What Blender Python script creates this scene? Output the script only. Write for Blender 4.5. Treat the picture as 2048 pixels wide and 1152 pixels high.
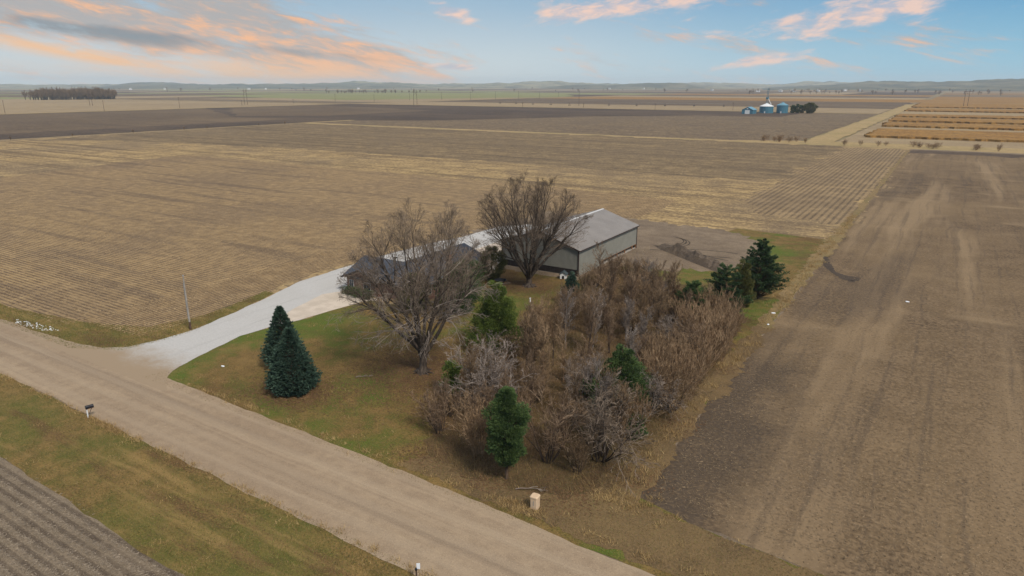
import bpy, math, random
import numpy as np
from mathutils import Vector, noise as mnoise

for _o in list(bpy.data.objects):
    bpy.data.objects.remove(_o, do_unlink=True)
scene = bpy.context.scene
COL = scene.collection
rad = math.radians

# ------------------------------------------------------------------ camera
CAM_H = 31.0
cam_d = bpy.data.cameras.new("camera")
cam = bpy.data.objects.new("camera", cam_d)
COL.objects.link(cam)
cam.location = (0, 0, CAM_H)
cam.rotation_euler = (rad(90 - 16.564), 0, rad(32.3))
cam_d.sensor_width = 36.0
cam_d.lens = 24.0
cam_d.clip_start = 0.5
cam_d.clip_end = 60000
scene.camera = cam

# ------------------------------------------------------------------ node helper
class NT:
    def __init__(s, tree):
        s.t = tree; s.n = tree.nodes; s.l = tree.links
    def new(s, kind, **kw):
        nd = s.n.new(kind)
        for k, v in kw.items():
            setattr(nd, k, v)
        return nd
    def put(s, sock, v):
        if isinstance(v, bpy.types.NodeSocket):
            s.l.new(v, sock)
        elif v is not None:
            if hasattr(sock, "default_value"):
                try:
                    sock.default_value = v
                except Exception:
                    sock.default_value = (*v, 1.0)
    def m(s, op, a, b=None, c=None, clamp=False):
        nd = s.new("ShaderNodeMath", operation=op)
        nd.use_clamp = clamp
        for i, v in enumerate((a, b, c)):
            if v is not None:
                s.put(nd.inputs[i], v)
        return nd.outputs[0]
    def vm(s, op, a, b=None):
        nd = s.new("ShaderNodeVectorMath", operation=op)
        s.put(nd.inputs[0], a)
        if b is not None:
            s.put(nd.inputs[1], b)
        return nd.outputs[0] if op not in ("DOT_PRODUCT", "LENGTH") else nd.outputs[1]
    def comb(s, x, y, z):
        nd = s.new("ShaderNodeCombineXYZ")
        for i, v in enumerate((x, y, z)):
            s.put(nd.inputs[i], v)
        return nd.outputs[0]
    def noise(s, vec, scale, detail=3, rough=.55, dist=0.0):
        nd = s.new("ShaderNodeTexNoise")
        s.put(nd.inputs["Vector"], vec)
        nd.inputs["Scale"].default_value = scale
        nd.inputs["Detail"].default_value = detail
        nd.inputs["Roughness"].default_value = rough
        nd.inputs["Distortion"].default_value = dist
        return nd.outputs[0]
    def ramp(s, v, a, b, lo=0.0, hi=1.0, smooth=True):
        nd = s.new("ShaderNodeMapRange")
        nd.interpolation_type = 'SMOOTHSTEP' if smooth else 'LINEAR'
        s.put(nd.inputs[0], v)
        for i, x in enumerate((a, b, lo, hi)):
            s.put(nd.inputs[i + 1], x)
        return nd.outputs[0]
    def mix(s, f, a, b, mode='MIX'):
        nd = s.new("ShaderNodeMix", data_type='RGBA', blend_type=mode)
        s.put(nd.inputs[0], f)
        for sock, v in ((nd.inputs[6], a), (nd.inputs[7], b)):
            if isinstance(v, bpy.types.NodeSocket):
                s.l.new(v, sock)
            else:
                sock.default_value = (v[0], v[1], v[2], 1)
        return nd.outputs[2]

def C(r, g, b, k=1.0):
    return tuple(k * ((v / 255) / 12.92 if v / 255 <= .04045 else ((v / 255 + .055) / 1.055) ** 2.4) for v in (r, g, b))

# ------------------------------------------------------------------ sky (world)
EXPO = 0.57
KS = 0.5 ** EXPO          # sky colours below are given as they look at this exposure
def S(r, g, b): return C(r, g, b, KS)
SUN_EL, SUN_AZ = 48.0, 112.0          # azimuth clockwise from +Y
world = bpy.data.worlds.new("World")
scene.world = world
world.use_nodes = True
w = NT(world.node_tree)
w.n.clear()
sky = w.new("ShaderNodeTexSky", sky_type='NISHITA')
sky.sun_disc = False
sky.sun_elevation = rad(SUN_EL)
sky.sun_rotation = rad(SUN_AZ)
sky.altitude = 300
sky.air_density = 1.0
sky.dust_density = 0.6
sky.ozone_density = 2.0
tc = w.new("ShaderNodeTexCoord")
sep = w.new("ShaderNodeSeparateXYZ")
w.l.new(tc.outputs["Generated"], sep.inputs[0])
DEG = 57.29578
U = w.m('MULTIPLY', w.m('ARCTAN2', sep.outputs[0], sep.outputs[1]), DEG)     # azimuth, degrees from +Y
V = w.m('MULTIPLY', w.m('ARCSINE', sep.outputs[2]), DEG)                     # elevation, degrees

def lin(a, b, c):            # a*U + b*V + c
    return w.m('ADD', w.m('MULTIPLY', U, a), w.m('MULTIPLY_ADD', V, b, c))
def blob(u0, v0, su, sv, slope):     # soft patch, its long axis tilted by slope (deg per deg)
    du = w.m('ADD', U, -u0)
    dv = w.m('SUBTRACT', w.m('ADD', V, -v0), w.m('MULTIPLY', du, slope))
    q = w.m('ADD', w.m('POWER', w.m('DIVIDE', du, su), 2.0), w.m('POWER', w.m('DIVIDE', dv, sv), 2.0))
    return w.m('EXPONENT', w.m('MULTIPLY', q, -1.0))

base = sky.outputs[0]
SKY_GAIN = 0.13
base = w.mix(1.0, base, (SKY_GAIN, SKY_GAIN, SKY_GAIN), 'MULTIPLY')
# the clear blue and the thin white veil that covers the western half of the sky
blue = w.mix(w.ramp(V, 0.0, 9.0), S(146, 198, 220), S(78, 148, 198))
veil_c = w.mix(w.ramp(V, 0.0, 8.0), S(208, 219, 222), S(150, 183, 208))
west = w.ramp(w.m('ADD', U, w.m('MULTIPLY', w.noise(w.comb(w.m('MULTIPLY', U, .05), w.m('MULTIPLY', V, .12), 0.0), 1.0, 2), 14.0)), -30.0, 14.0)
west2 = w.ramp(U, -120.0, -175.0)
clear = w.mix(w.m('MAXIMUM', west, west2), veil_c, blue)
over = w.mix(.62, base, (.44, .42, .39))                   # thin bright overcast overhead
skyc = w.mix(w.ramp(V, 9.0, 40.0), clear, over)

# cloud fields: long streaks, tilted
def streak(a, su, sv, scale, seed, detail=6, rough=.6):
    uu = w.m('MULTIPLY', w.m('ADD', U, w.m('MULTIPLY', V, a)), su)
    vv = w.m('MULTIPLY', w.m('SUBTRACT', V, w.m('MULTIPLY', U, a)), sv)
    return w.noise(w.comb(uu, vv, seed), scale, detail, rough, .35)
n1 = streak(-.24, .10, .52, 1.0, 3.1)
n2 = streak(-.22, .20, .90, 1.0, 9.4)
n3 = streak(.17, .22, .95, 1.0, 5.7)
n4 = streak(.10, .5, 1.5, 1.0, 1.3)
# big sunset bank, descending towards the north
bank = w.m('MAXIMUM', blob(-61, 4.1, 14, 1.9, -.20), w.m('MAXIMUM', blob(-46.5, 1.7, 10.5, 1.7, -.14), blob(-53, 5.2, 8, 1.9, -.26)))
n5 = streak(-.20, .34, 1.7, 1.0, 14.2, 7, .66)
n12 = w.m('ADD', w.m('MULTIPLY', n1, .62), w.m('MULTIPLY', n5, .38))
bank_m = w.ramp(w.m('ADD', w.m('MULTIPLY', bank, 1.0), w.m('MULTIPLY', w.m('ADD', n12, -.5), 3.3)), .06, .72)
core = w.m('MAXIMUM', blob(-61, 3.35, 10, .75, -.10), w.m('MULTIPLY', blob(-49, 2.4, 8, .5, -.10), .7))
core_f = w.ramp(w.m('ADD', core, w.m('MULTIPLY', w.m('ADD', n2, -.5), 1.8)), .35, 1.0)
peach = w.mix(w.ramp(w.m('ADD', w.m('MULTIPLY_ADD', n5, .7, w.m('MULTIPLY', n2, .4)), w.m('MULTIPLY', V, -.025)), .38, .62), S(178, 174, 172), S(255, 190, 138))
peach = w.mix(w.m('MULTIPLY', core_f, .85), peach, S(124, 136, 144))
col = w.mix(w.m('MULTIPLY', bank_m, .93), skyc, peach)
low = w.m('MULTIPLY', blob(-61.5, 1.65, 9.5, .50, -.187), w.ramp(n5, .15, .55))
low = w.m('MAXIMUM', low, w.m('MULTIPLY', blob(-51, .55, 11, 1.15, -.05), w.ramp(n5, .25, .65, .35, 1.0)))
col = w.mix(w.m('MULTIPLY', low, .95), col, S(255, 198, 140))
# fair-weather cirrus over the rest of the sky
cov = w.noise(w.comb(w.m('MULTIPLY', U, .045), w.m('MULTIPLY', V, .16), 2.2), 1.0, 2)
patches = w.m('MAXIMUM', blob(-24.0, 5.8, 7.0, 1.15, .08), w.m('MAXIMUM', blob(-7.5, 4.7, 8.5, 1.3, .12),
          w.m('MAXIMUM', blob(-12.3, 1.9, 3.6, .6, .14), w.m('MAXIMUM', blob(-37, 5.5, 2.2, .8, -.3), blob(-36.5, 1.35, 2.2, .33, 0.0)))))
high = w.ramp(V, 7.0, 11.0)
cir_d = w.m('ADD', w.m('MULTIPLY', patches, .82), w.m('MULTIPLY', w.m('MULTIPLY', cov, high), .45))
cir = w.ramp(w.m('ADD', cir_d, w.m('MULTIPLY', w.m('ADD', w.m('MULTIPLY_ADD', n4, .45, w.m('MULTIPLY', n3, .8)), -.62), 1.7)), .30, .78)
cir_c = w.mix(w.ramp(n4, .38, .62), S(190, 190, 202), S(252, 212, 190))
col = w.mix(w.m('MULTIPLY', cir, .85), col, cir_c)
bg = w.new("ShaderNodeBackground")
w.l.new(col, bg.inputs[0])
bg.inputs[1].default_value = 1.0
wo = w.new("ShaderNodeOutputWorld")
w.l.new(bg.outputs[0], wo.inputs[0])

# ------------------------------------------------------------------ sun (veiled, soft)
sd = bpy.data.lights.new("sun", 'SUN')
sd.energy = 2.1
sd.angle = rad(11)
sd.color = (1.0, .93, .84)
sun = bpy.data.objects.new("sun", sd)
COL.objects.link(sun)
sdir = Vector((math.sin(rad(SUN_AZ)) * math.cos(rad(SUN_EL)), math.cos(rad(SUN_AZ)) * math.cos(rad(SUN_EL)), math.sin(rad(SUN_EL))))
sun.rotation_euler = sdir.to_track_quat('Z', 'Y').to_euler()
sun.location = (60, -60, 120)

scene.view_settings.view_transform = 'Standard'
scene.view_settings.look = 'None'
scene.view_settings.exposure = EXPO
scene.view_settings.gamma = 1.0
scene.view_settings.use_curve_mapping = False
scene.cycles.volume_bounces = 1
# ------------------------------------------------------------------ materials
MATS = {}
def new_mat(name):
    mt = bpy.data.materials.new(name); mt.use_nodes = True
    t = NT(mt.node_tree); t.n.clear()
    out = t.new("ShaderNodeOutputMaterial"); b = t.new("ShaderNodeBsdfPrincipled")
    t.l.new(b.outputs[0], out.inputs[0])
    MATS[name] = mt
    return mt, t, b
def finish(t, b, col, rough=.9, bump=None, dist=.05, strength=.6, metal=0.0, spec=.3):
    t.put(b.inputs["Base Color"], col if isinstance(col, bpy.types.NodeSocket) else (*col, 1))
    t.put(b.inputs["Roughness"], rough); b.inputs["Metallic"].default_value = metal
    b.inputs["Specular IOR Level"].default_value = spec
    if bump is not None:
        bn = t.new("ShaderNodeBump"); bn.inputs["Strength"].default_value = strength
        bn.inputs["Distance"].default_value = dist
        t.l.new(bump, bn.inputs["Height"]); t.l.new(bn.outputs[0], b.inputs["Normal"])
def pos(t):
    return t.new("ShaderNodeNewGeometry").outputs["Position"]
def axes(t, p):
    s = t.new("ShaderNodeSeparateXYZ"); t.l.new(p, s.inputs[0]); return s.outputs

def plain(name, c, rough=.7, var=.25, scale=2.0, metal=0.0, spec=.3, obj=False):
    mt, t, b = new_mat(name)
    p = t.new("ShaderNodeTexCoord").outputs["Object"] if obj else pos(t)
    n = t.noise(p, scale, 4)
    col = t.mix(t.ramp(n, .3, .7), tuple(v * (1 - var) for v in c), tuple(min(1, v * (1 + var)) for v in c))
    finish(t, b, col, rough, metal=metal, spec=spec)
    return mt

def soil(name, a, bcol, c, big=.03, mid=.35, fine=5.0, rows=None, streaks=(), bump=.05, warp=1.2, patch=.5, grain=.6, speck=.75):
    """field or ground surface: a/b mottled finely, c in larger patches, crop rows and drive/harvest streaks"""
    mt, t, b = new_mat(name)
    p = pos(t); ax = axes(t, p)
    nf = t.noise(p, fine, 4, .65); nm = t.noise(p, mid, 4, .6); nb = t.noise(p, big, 5, .6, .4)
    f = t.m('ADD', t.m('MULTIPLY', nf, grain), t.m('MULTIPLY', nm, 1 - grain))
    sp = t.noise(p, fine * 1.9, 2, .8)
    col = t.mix(t.ramp(f, .40, .60), a, bcol)
    col = t.mix(t.m('MULTIPLY', t.ramp(t.m('ADD', t.m('MULTIPLY', nb, .75), t.m('MULTIPLY', nm, .25)), .42, .62), patch), col, c)
    h = nf
    for (axis, su, sv, sc, amt, lo, hi) in streaks:
        x, y = (ax[0], ax[1]) if axis == 'x' else (ax[1], ax[0])
        q = t.comb(t.m('MULTIPLY', x, su), t.m('MULTIPLY', t.m('ADD', y, t.m('MULTIPLY', nb, warp)), sv), 0.0)
        s = t.noise(q, 1.0, 4, .62)
        s = t.m('ADD', s, t.m('MULTIPLY', t.m('ADD', nf, -.5), .25))
        col = t.mix(t.m('MULTIPLY', t.ramp(s, lo, hi), amt), col, sc)
    if rows:
        axis, gap, rc, amt, nz = rows
        y = ax[1] if axis == 'x' else ax[0]
        ph = t.m('MULTIPLY', t.m('ADD', y, t.m('MULTIPLY', nm, .22)), 2 * math.pi / gap)
        s = t.m('ADD', t.m('MULTIPLY', t.m('SINE', ph), .5), t.m('MULTIPLY', t.m('ADD', nf, -.5), nz))
        rm = t.ramp(s, -.15, .45)
        keep = t.ramp(nm, .3, .6, .45, 1.0)
        col = t.mix(t.m('MULTIPLY', t.m('MULTIPLY', rm, amt), keep), col, rc)
        h = t.m('SUBTRACT', t.m('MULTIPLY', nf, .6), t.m('MULTIPLY', rm, 1.0))
    # single bright straws / pebbles and dark clods
    col = t.mix(t.ramp(sp, .57, .72, 0, speck), col, tuple(min(1, 1.55 * v) for v in a))
    col = t.mix(t.ramp(sp, .43, .28, 0, speck * 1.1), col, tuple(.45 * v for v in bcol))
    finish(t, b, col, .95, h, bump, .8, spec=.12)
    return mt

def blend_south(name, other, y0, y1):
    """the gravel thins out and mixes into the dirt road where the drive joins it"""
    mt = MATS[name]; t = NT(mt.node_tree); b = next(n for n in t.n if n.type == 'BSDF_PRINCIPLED')
    src = b.inputs["Base Color"].links[0].from_socket
    p = pos(t); ax = axes(t, p)
    n1_ = t.noise(p, .35, 4, .65); n2_ = t.noise(p, 5.0, 3)
    q = t.m('ADD', ax[1], t.m('ADD', t.m('MULTIPLY', t.m('ADD', n1_, -.5), 6.0), t.m('MULTIPLY', t.m('ADD', n2_, -.5), 3.0)))
    t.l.new(t.mix(t.ramp(q, y0, y1), other, src), b.inputs["Base Color"])

def damp_edge(name, c, x0, x1, y0, y1):
    """damp dark earth along the sheltered west edge of the field"""
    t = NT(MATS[name].node_tree); b = next(n for n in t.n if n.type == 'BSDF_PRINCIPLED')
    src = b.inputs["Base Color"].links[0].from_socket; p = pos(t); ax = axes(t, p)
    n_ = t.m('ADD', t.noise(p, .12, 5, .65), -.5); n2_ = t.noise(p, 3.0, 3, .7)
    fx = t.ramp(t.m('ADD', ax[0], t.m('MULTIPLY', n_, 16.0)), x0, x1); fy = t.ramp(t.m('ADD', ax[1], t.m('MULTIPLY', n_, 20.0)), y0, y1)
    f = t.m('MULTIPLY', t.m('MULTIPLY', fx, fy), t.ramp(n2_, .3, .65, .45, .95))
    t.l.new(t.mix(f, src, c), b.inputs["Base Color"])

def island(name, cols, rough=.8, trans=0.0, spec=.2, nscale=.8):
    """colour varies from blade to blade / twig to twig"""
    mt, t, b = new_mat(name)
    g = t.new("ShaderNodeNewGeometry")
    r = g.outputs["Random Per Island"]
    n = t.noise(g.outputs["Position"], nscale, 3)
    k = t.m('ADD', t.m('MULTIPLY', r, .65), t.m('MULTIPLY', t.ramp(n, .3, .7), .35))
    rp = t.new("ShaderNodeValToRGB")
    e = rp.color_ramp.elements
    while len(e) < len(cols):
        e.new(.5)
    for i, c in enumerate(cols):
        e[i].position = i / (len(cols) - 1); e[i].color = (*c, 1)
    t.l.new(k, rp.inputs[0])
    finish(t, b, rp.outputs[0], rough, spec=spec)
    return mt

# ------------------------------------------------------------------ mesh helpers
def mesh_np(name, verts, faces_q=None, faces_t=None, smooth=False):
    """fast mesh from numpy arrays (quads and / or triangles)"""
    me = bpy.data.meshes.new(name)
    verts = np.asarray(verts, np.float32)
    nq = 0 if faces_q is None else len(faces_q); nt = 0 if faces_t is None else len(faces_t)
    me.vertices.add(len(verts)); me.vertices.foreach_set("co", verts.ravel())
    loops = []
    if nq: loops.append(np.asarray(faces_q, np.int32).ravel())
    if nt: loops.append(np.asarray(faces_t, np.int32).ravel())
    li = np.concatenate(loops)
    me.loops.add(len(li)); me.loops.foreach_set("vertex_index", li)
    me.polygons.add(nq + nt)
    starts = np.concatenate([np.arange(nq) * 4, nq * 4 + np.arange(nt) * 3]).astype(np.int32)
    me.polygons.foreach_set("loop_start", starts)
    if smooth:
        me.polygons.foreach_set("use_smooth", np.ones(nq + nt, bool))
    me.update(calc_edges=True); me.validate()
    return me

def link(name, me, mat=None, parent=None, loc=None, rz=0.0):
    o = bpy.data.objects.new(name, me)
    COL.objects.link(o)
    if mat is not None and me is not None and not me.materials:
        me.materials.append(MATS[mat] if isinstance(mat, str) else mat)
    if parent is not None: o.parent = parent
    if loc is not None: o.location = loc
    if rz: o.rotation_euler = (0, 0, rz)
    return o
def tag(o, label=None, cat=None, group=None, kind=None):
    if label: o["label"] = label
    if cat: o["category"] = cat
    if group: o["group"] = group
    if kind: o["kind"] = kind
    return o
def thing(name, loc, label, cat, group=None, rz=0.0):
    return tag(link(name, None, loc=loc, rz=rz), label, cat, group)

class MB:
    """collects boxes, prisms, lathes into one mesh"""
    def __init__(s): s.v = []; s.f = []
    def add(s, v, f):
        k = len(s.v); s.v += [tuple(p) for p in v]; s.f += [tuple(i + k for i in q) for q in f]; return s
    def box(s, x0, x1, y0, y1, z0, z1):
        return s.add([(x, y, z) for z in (z0, z1) for x, y in ((x0, y0), (x1, y0), (x1, y1), (x0, y1))],
                     [(3, 2, 1, 0), (4, 5, 6, 7), (0, 1, 5, 4), (1, 2, 6, 5), (2, 3, 7, 6), (3, 0, 4, 7)])
    def prism(s, poly, d):          # poly: list of 3d points, extruded by vector d
        n = len(poly)
        return s.add(list(poly) + [tuple(a + b for a, b in zip(p, d)) for p in poly],
                     [tuple(range(n))[::-1], tuple(range(n, 2 * n))] + [(i, (i + 1) % n, n + (i + 1) % n, n + i) for i in range(n)])
    def lathe(s, prof, n=16, c=(0, 0, 0), closed=True):
        v = []; f = []
        for r, z in prof:
            v += [(c[0] + r * math.cos(2 * math.pi * k / n), c[1] + r * math.sin(2 * math.pi * k / n), c[2] + z) for k in range(n)]
        for j in range(len(prof) - 1):
            f += [(j * n + k, j * n + (k + 1) % n, (j + 1) * n + (k + 1) % n, (j + 1) * n + k) for k in range(n)]
        if closed:
            f.append(tuple(range(n))[::-1]); f.append(tuple(range((len(prof) - 1) * n, len(prof) * n)))
        return s.add(v, f)
    def bar(s, a, b, r, r2=None, n=6):
        a = Vector(a); b = Vector(b); d = (b - a).normalized()
        u = d.orthogonal().normalized(); w_ = d.cross(u); r2 = r if r2 is None else r2
        v = []
        for p, q in ((a, r), (b, r2)):
            v += [p + q * (math.cos(2 * math.pi * k / n) * u + math.sin(2 * math.pi * k / n) * w_) for k in range(n)]
        return s.add(v, [(k, (k + 1) % n, n + (k + 1) % n, n + k) for k in range(n)] + [tuple(range(n))[::-1], tuple(range(n, 2 * n))])
    def build(s, name, mat, parent=None, loc=None, rz=0.0, smooth=False):
        me = bpy.data.meshes.new(name); me.from_pydata(s.v, [], s.f); me.update()
        if smooth: me.polygons.foreach_set("use_smooth", [True] * len(me.polygons))
        return link(name, me, mat, parent, loc, rz)

def ragged(poly, step, amp, seed=0.0):
    out = []
    n = len(poly)
    for i in range(n):
        a = Vector((*poly[i], 0)); b = Vector((*poly[(i + 1) % n], 0))
        L = (b - a).length
        k = max(1, min(900, int(L / step)))
        nrm = Vector((-(b - a).y, (b - a).x, 0)).normalized() if L > 0 else Vector()
        for j in range(k):
            p = a.lerp(b, j / k)
            q = nrm * amp * (1.2 * mnoise.noise((p.x * .35, p.y * .35, seed)) + .8 * mnoise.noise((p.x * 1.9, p.y * 1.9, seed + 7)) + .5 * mnoise.noise((p.x * 6, p.y * 6, seed + 3)))
            out.append((p.x + q.x, p.y + q.y))
    return out
def sheet(name, poly, z, mat, step=None, amp=.3, label=None, cat=None):
    pts = ragged(poly, step, amp, z * 50) if step else poly
    me = bpy.data.meshes.new(name)
    me.from_pydata([(x, y, z) for x, y in pts], [], [tuple(range(len(pts)))])
    me.update()
    if me.polygons[0].normal.z < 0: me.flip_normals()
    o = link(name, me, mat)
    o["kind"] = "structure"
    return o
def rect(x0, x1, y0, y1): return [(x0, y0), (x1, y0), (x1, y1), (x0, y1)]

def inside(poly, P):
    x, y = P[:, 0], P[:, 1]; r = np.zeros(len(P), bool); n = len(poly)
    for i in range(n):
        x1, y1 = poly[i]; x2, y2 = poly[(i + 1) % n]
        if y1 == y2: continue
        c = ((y1 > y) != (y2 > y)) & (x < (x2 - x1) * (y - y1) / (y2 - y1) + x1)
        r ^= c
    return r
RNG = np.random.default_rng(11)
def scatter(poly, n, fall=None):
    """n random points in poly; with fall, denser towards the road (nearer ground is seen larger)"""
    xs = [p[0] for p in poly]; ys = [p[1] for p in poly]; out = []; got = 0
    while got < n:
        P = np.stack([RNG.uniform(min(xs), max(xs), n * 2), RNG.uniform(min(ys), max(ys), n * 2)], 1)
        P = P[inside(poly, P)]
        if fall:
            P = P[RNG.random(len(P)) < np.exp(-np.maximum(0, np.hypot(P[:, 0], P[:, 1]) - 45) / fall)]
        out.append(P); got += len(P)
    return np.concatenate(out)[:n]
def blades(P, hmin, hmax, wid, lean, z=0.0):
    n = len(P); h = RNG.uniform(hmin, hmax, n); a = RNG.uniform(0, 2 * np.pi, n); l = RNG.normal(0, 1, (n, 2)) * lean * h[:, None]
    wv = np.stack([np.cos(a), np.sin(a)], 1) * (wid * RNG.uniform(.6, 1.4, n))[:, None]
    v = np.zeros((n, 3, 3), np.float32)
    v[:, 0, :2] = P - wv; v[:, 1, :2] = P + wv; v[:, 2, :2] = P + l
    v[:, :2, 2] = z - .01; v[:, 2, 2] = z + h
    return v.reshape(-1, 3), np.arange(n * 3).reshape(n, 3)
def straw(P, lmin, lmax, wid, z, ang=None, spread=3.2):
    """loose straw lying almost flat"""
    n = len(P); L = RNG.uniform(lmin, lmax, n) / 2
    a = RNG.uniform(0, 2 * np.pi, n) if ang is None else ang + RNG.normal(0, spread, n)
    d = np.stack([np.cos(a), np.sin(a)], 1); q = np.stack([-d[:, 1], d[:, 0]], 1) * (wid * RNG.uniform(.6, 1.5, n))[:, None]
    v = np.zeros((n, 3, 3), np.float32)
    v[:, 0, :2] = P - d * L[:, None] - q; v[:, 1, :2] = P - d * L[:, None] + q; v[:, 2, :2] = P + d * L[:, None]
    v[:, :, 2] = z + RNG.uniform(0.005, .05, (n, 3))
    return v.reshape(-1, 3), np.arange(n * 3).reshape(n, 3)
def stuff(name, vf, mat, label, cat):
    o = link(name, mesh_np(name, vf[0], None, vf[1]), mat)
    return tag(o, label, cat, kind="stuff")

# ------------------------------------------------------------------ ground surfaces
STUB, STUB2, SOIL = C(176, 150, 104), C(130, 108, 76), C(92, 78, 66)
soil("base_soil", C(140, 122, 92), C(118, 103, 80), C(128, 122, 84), .004, .05, .6)
soil("stubble_far", STUB, STUB2, C(112, 97, 80), .011, .12, .85, rows=None,
     streaks=(('x', .006, .16, C(100, 83, 64), .75, .50, .66), ('x', .01, .5, C(172, 147, 106), .25, .5, .7), ('x', .012, .9, C(88, 74, 61), .6, .5, .64)), patch=.6)
soil("grey_stubble", C(144, 123, 90), C(100, 84, 64), C(108, 93, 74), .02, .16, .75, streaks=(("x", .008, .2, C(86, 73, 59), .7, .46, .62), ("x", .01, .6, C(154, 133, 98), .4, .52, .7)), patch=.5)
soil("stubble_near", C(166, 140, 101), C(144, 120, 87), C(118, 100, 82), .03, .4, 4.0, rows=('x', .76, C(74, 62, 52), .85, .7),
     streaks=(('x', .012, .22, C(98, 83, 70), .65, .52, .68),), patch=.45)
soil("stubble_headland", C(164, 138, 100), C(142, 118, 86), C(118, 100, 82), .03, .4, 4.0, rows=('y', .76, C(74, 62, 52), .85, .7), patch=.45)
soil("row_strip", C(154, 131, 97), C(128, 108, 80), C(114, 97, 76), .02, .2, 2.0, rows=('y', 1.55, C(88, 74, 60), .8, .5), patch=.5)
soil("low_field", C(134, 119, 99), C(110, 97, 80), C(102, 89, 72), .05, .5, 6.0, rows=('x', .80, C(74, 63, 53), .75, 1.1), patch=.4)
soil("tilled", C(124, 104, 79), C(82, 67, 51), C(136, 114, 84), .022, .22, 2.0,
     streaks=(('y', .007, .10, C(146, 124, 95), .72, .48, .66), ('y', .02, .75, C(84, 72, 60), .45, .52, .66), ('x', .03, .07, C(150, 128, 98), .5, .58, .72), ('y', .012, .05, C(84, 72, 60), .5, .54, .68)), patch=.5, warp=4)
soil("dark_tilled", C(88, 74, 62), C(68, 57, 48), C(108, 91, 73), .008, .06, .30, streaks=(('x', .003, .05, C(70, 60, 53), .6, .48, .64),), patch=.5)
soil("brown_field", C(108, 91, 71), C(84, 70, 56), C(124, 105, 80), .008, .06, .30, streaks=(('x', .004, .08, C(88, 75, 63), .6, .5, .66),), patch=.5)
soil("rough_field", C(132, 113, 86), C(94, 80, 64), C(112, 96, 76), .02, .14, .32, streaks=(('x', .02, .12, C(92, 79, 67), .6, .48, .6),), patch=.5)
soil("tan_field", C(158, 138, 106), C(144, 124, 94), C(132, 114, 88), .006, .05, .7, streaks=(('x', .003, .05, C(122, 104, 82), .4, .5, .68),))
soil("green_field", C(128, 128, 82), C(118, 120, 76), C(142, 132, 92), .006, .05, .7)
soil("prairie", C(160, 120, 62), C(116, 86, 48), C(150, 122, 76), .02, .2, .4, patch=.4, streaks=(("x", .01, .12, C(104, 76, 46), .6, .5, .66),))
soil("pale_grass", C(170, 146, 104), C(150, 128, 90), C(134, 122, 80), .03, .3, 2.0)
soil("margin_grass", C(142, 119, 82), C(116, 98, 70), C(112, 102, 64), .1, .5, 4.0)
soil("margin_near", C(116, 95, 66), C(92, 76, 54), C(132, 110, 74), .15, .7, 5.0, bump=.1)
soil("lawn", C(128, 103, 62), C(94, 77, 46), C(80, 97, 36), .06, .5, 5.0, streaks=(('x', .07, .09, C(92, 69, 46), .6, .52, .66), ('y', .10, .12, C(142, 116, 72), .4, .56, .7)), patch=.95, bump=.08)
soil("verge", C(130, 106, 64), C(94, 80, 46), C(80, 90, 38), .07, .6, 5.0, streaks=(('x', .03, .5, C(150, 124, 78), .6, .52, .68), ('x', .06, .25, C(92, 68, 48), .7, .52, .66)), patch=.6, bump=.08)
soil("litter", C(104, 82, 58), C(80, 64, 46), C(92, 82, 50), .12, .7, 6.0, patch=.5, bump=.1)
soil("yard_dirt", C(136, 119, 98), C(114, 99, 82), C(98, 84, 69), .05, .4, 3.0,
     streaks=(('x', .04, .35, C(100, 88, 76), .5, .54, .68),), patch=.5)
soil("road", C(158, 138, 113), C(146, 127, 104), C(136, 117, 96), .05, .8, 7.0,
     streaks=(('x', .010, .38, C(130, 113, 94), .7, .48, .66), ('x', .015, .9, C(172, 152, 126), .45, .52, .70)), warp=1.2, patch=.5, bump=.03, grain=.4, speck=.55, rows=('x', 2.15, C(172, 154, 130), .26, 1.3))
soil("gravel", C(188, 185, 179), C(174, 171, 166), C(168, 163, 154), .1, 4.0, 14.0, streaks=(('y', .03, .5, C(158, 155, 150), .5, .52, .68),), patch=.3, bump=.015, grain=.7, speck=.4)
soil("concrete", C(200, 186, 168), C(190, 176, 158), C(176, 163, 146), .15, .6, 4.0, patch=.5, bump=.004, grain=.3, speck=.2)
damp_edge("tilled", C(74, 64, 54), -6.5, -14.5, 100.0, 70.0)
blend_south("gravel", C(151, 132, 108), 38.0, 44.5)
soil("mound_soil", C(100, 88, 76), C(80, 70, 60), C(116, 100, 82), .2, .9, 3.0)
soil("track_soil", C(78, 68, 58), C(64, 56, 48), C(86, 74, 62), .2, .9, 4.0)
soil("hill", C(156, 144, 108), C(126, 120, 90), C(48, 56, 44), .0045, .02, .08, patch=1.0, bump=.5)
soil("hill_wood", C(50, 56, 44), C(72, 74, 56), C(140, 128, 94), .004, .02, .08, patch=.6, bump=.5)

sheet("ground", [(40000 * math.cos(k * math.pi / 16), 40000 * math.sin(k * math.pi / 16)) for k in range(32)], -.30, "base_soil")
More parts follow.
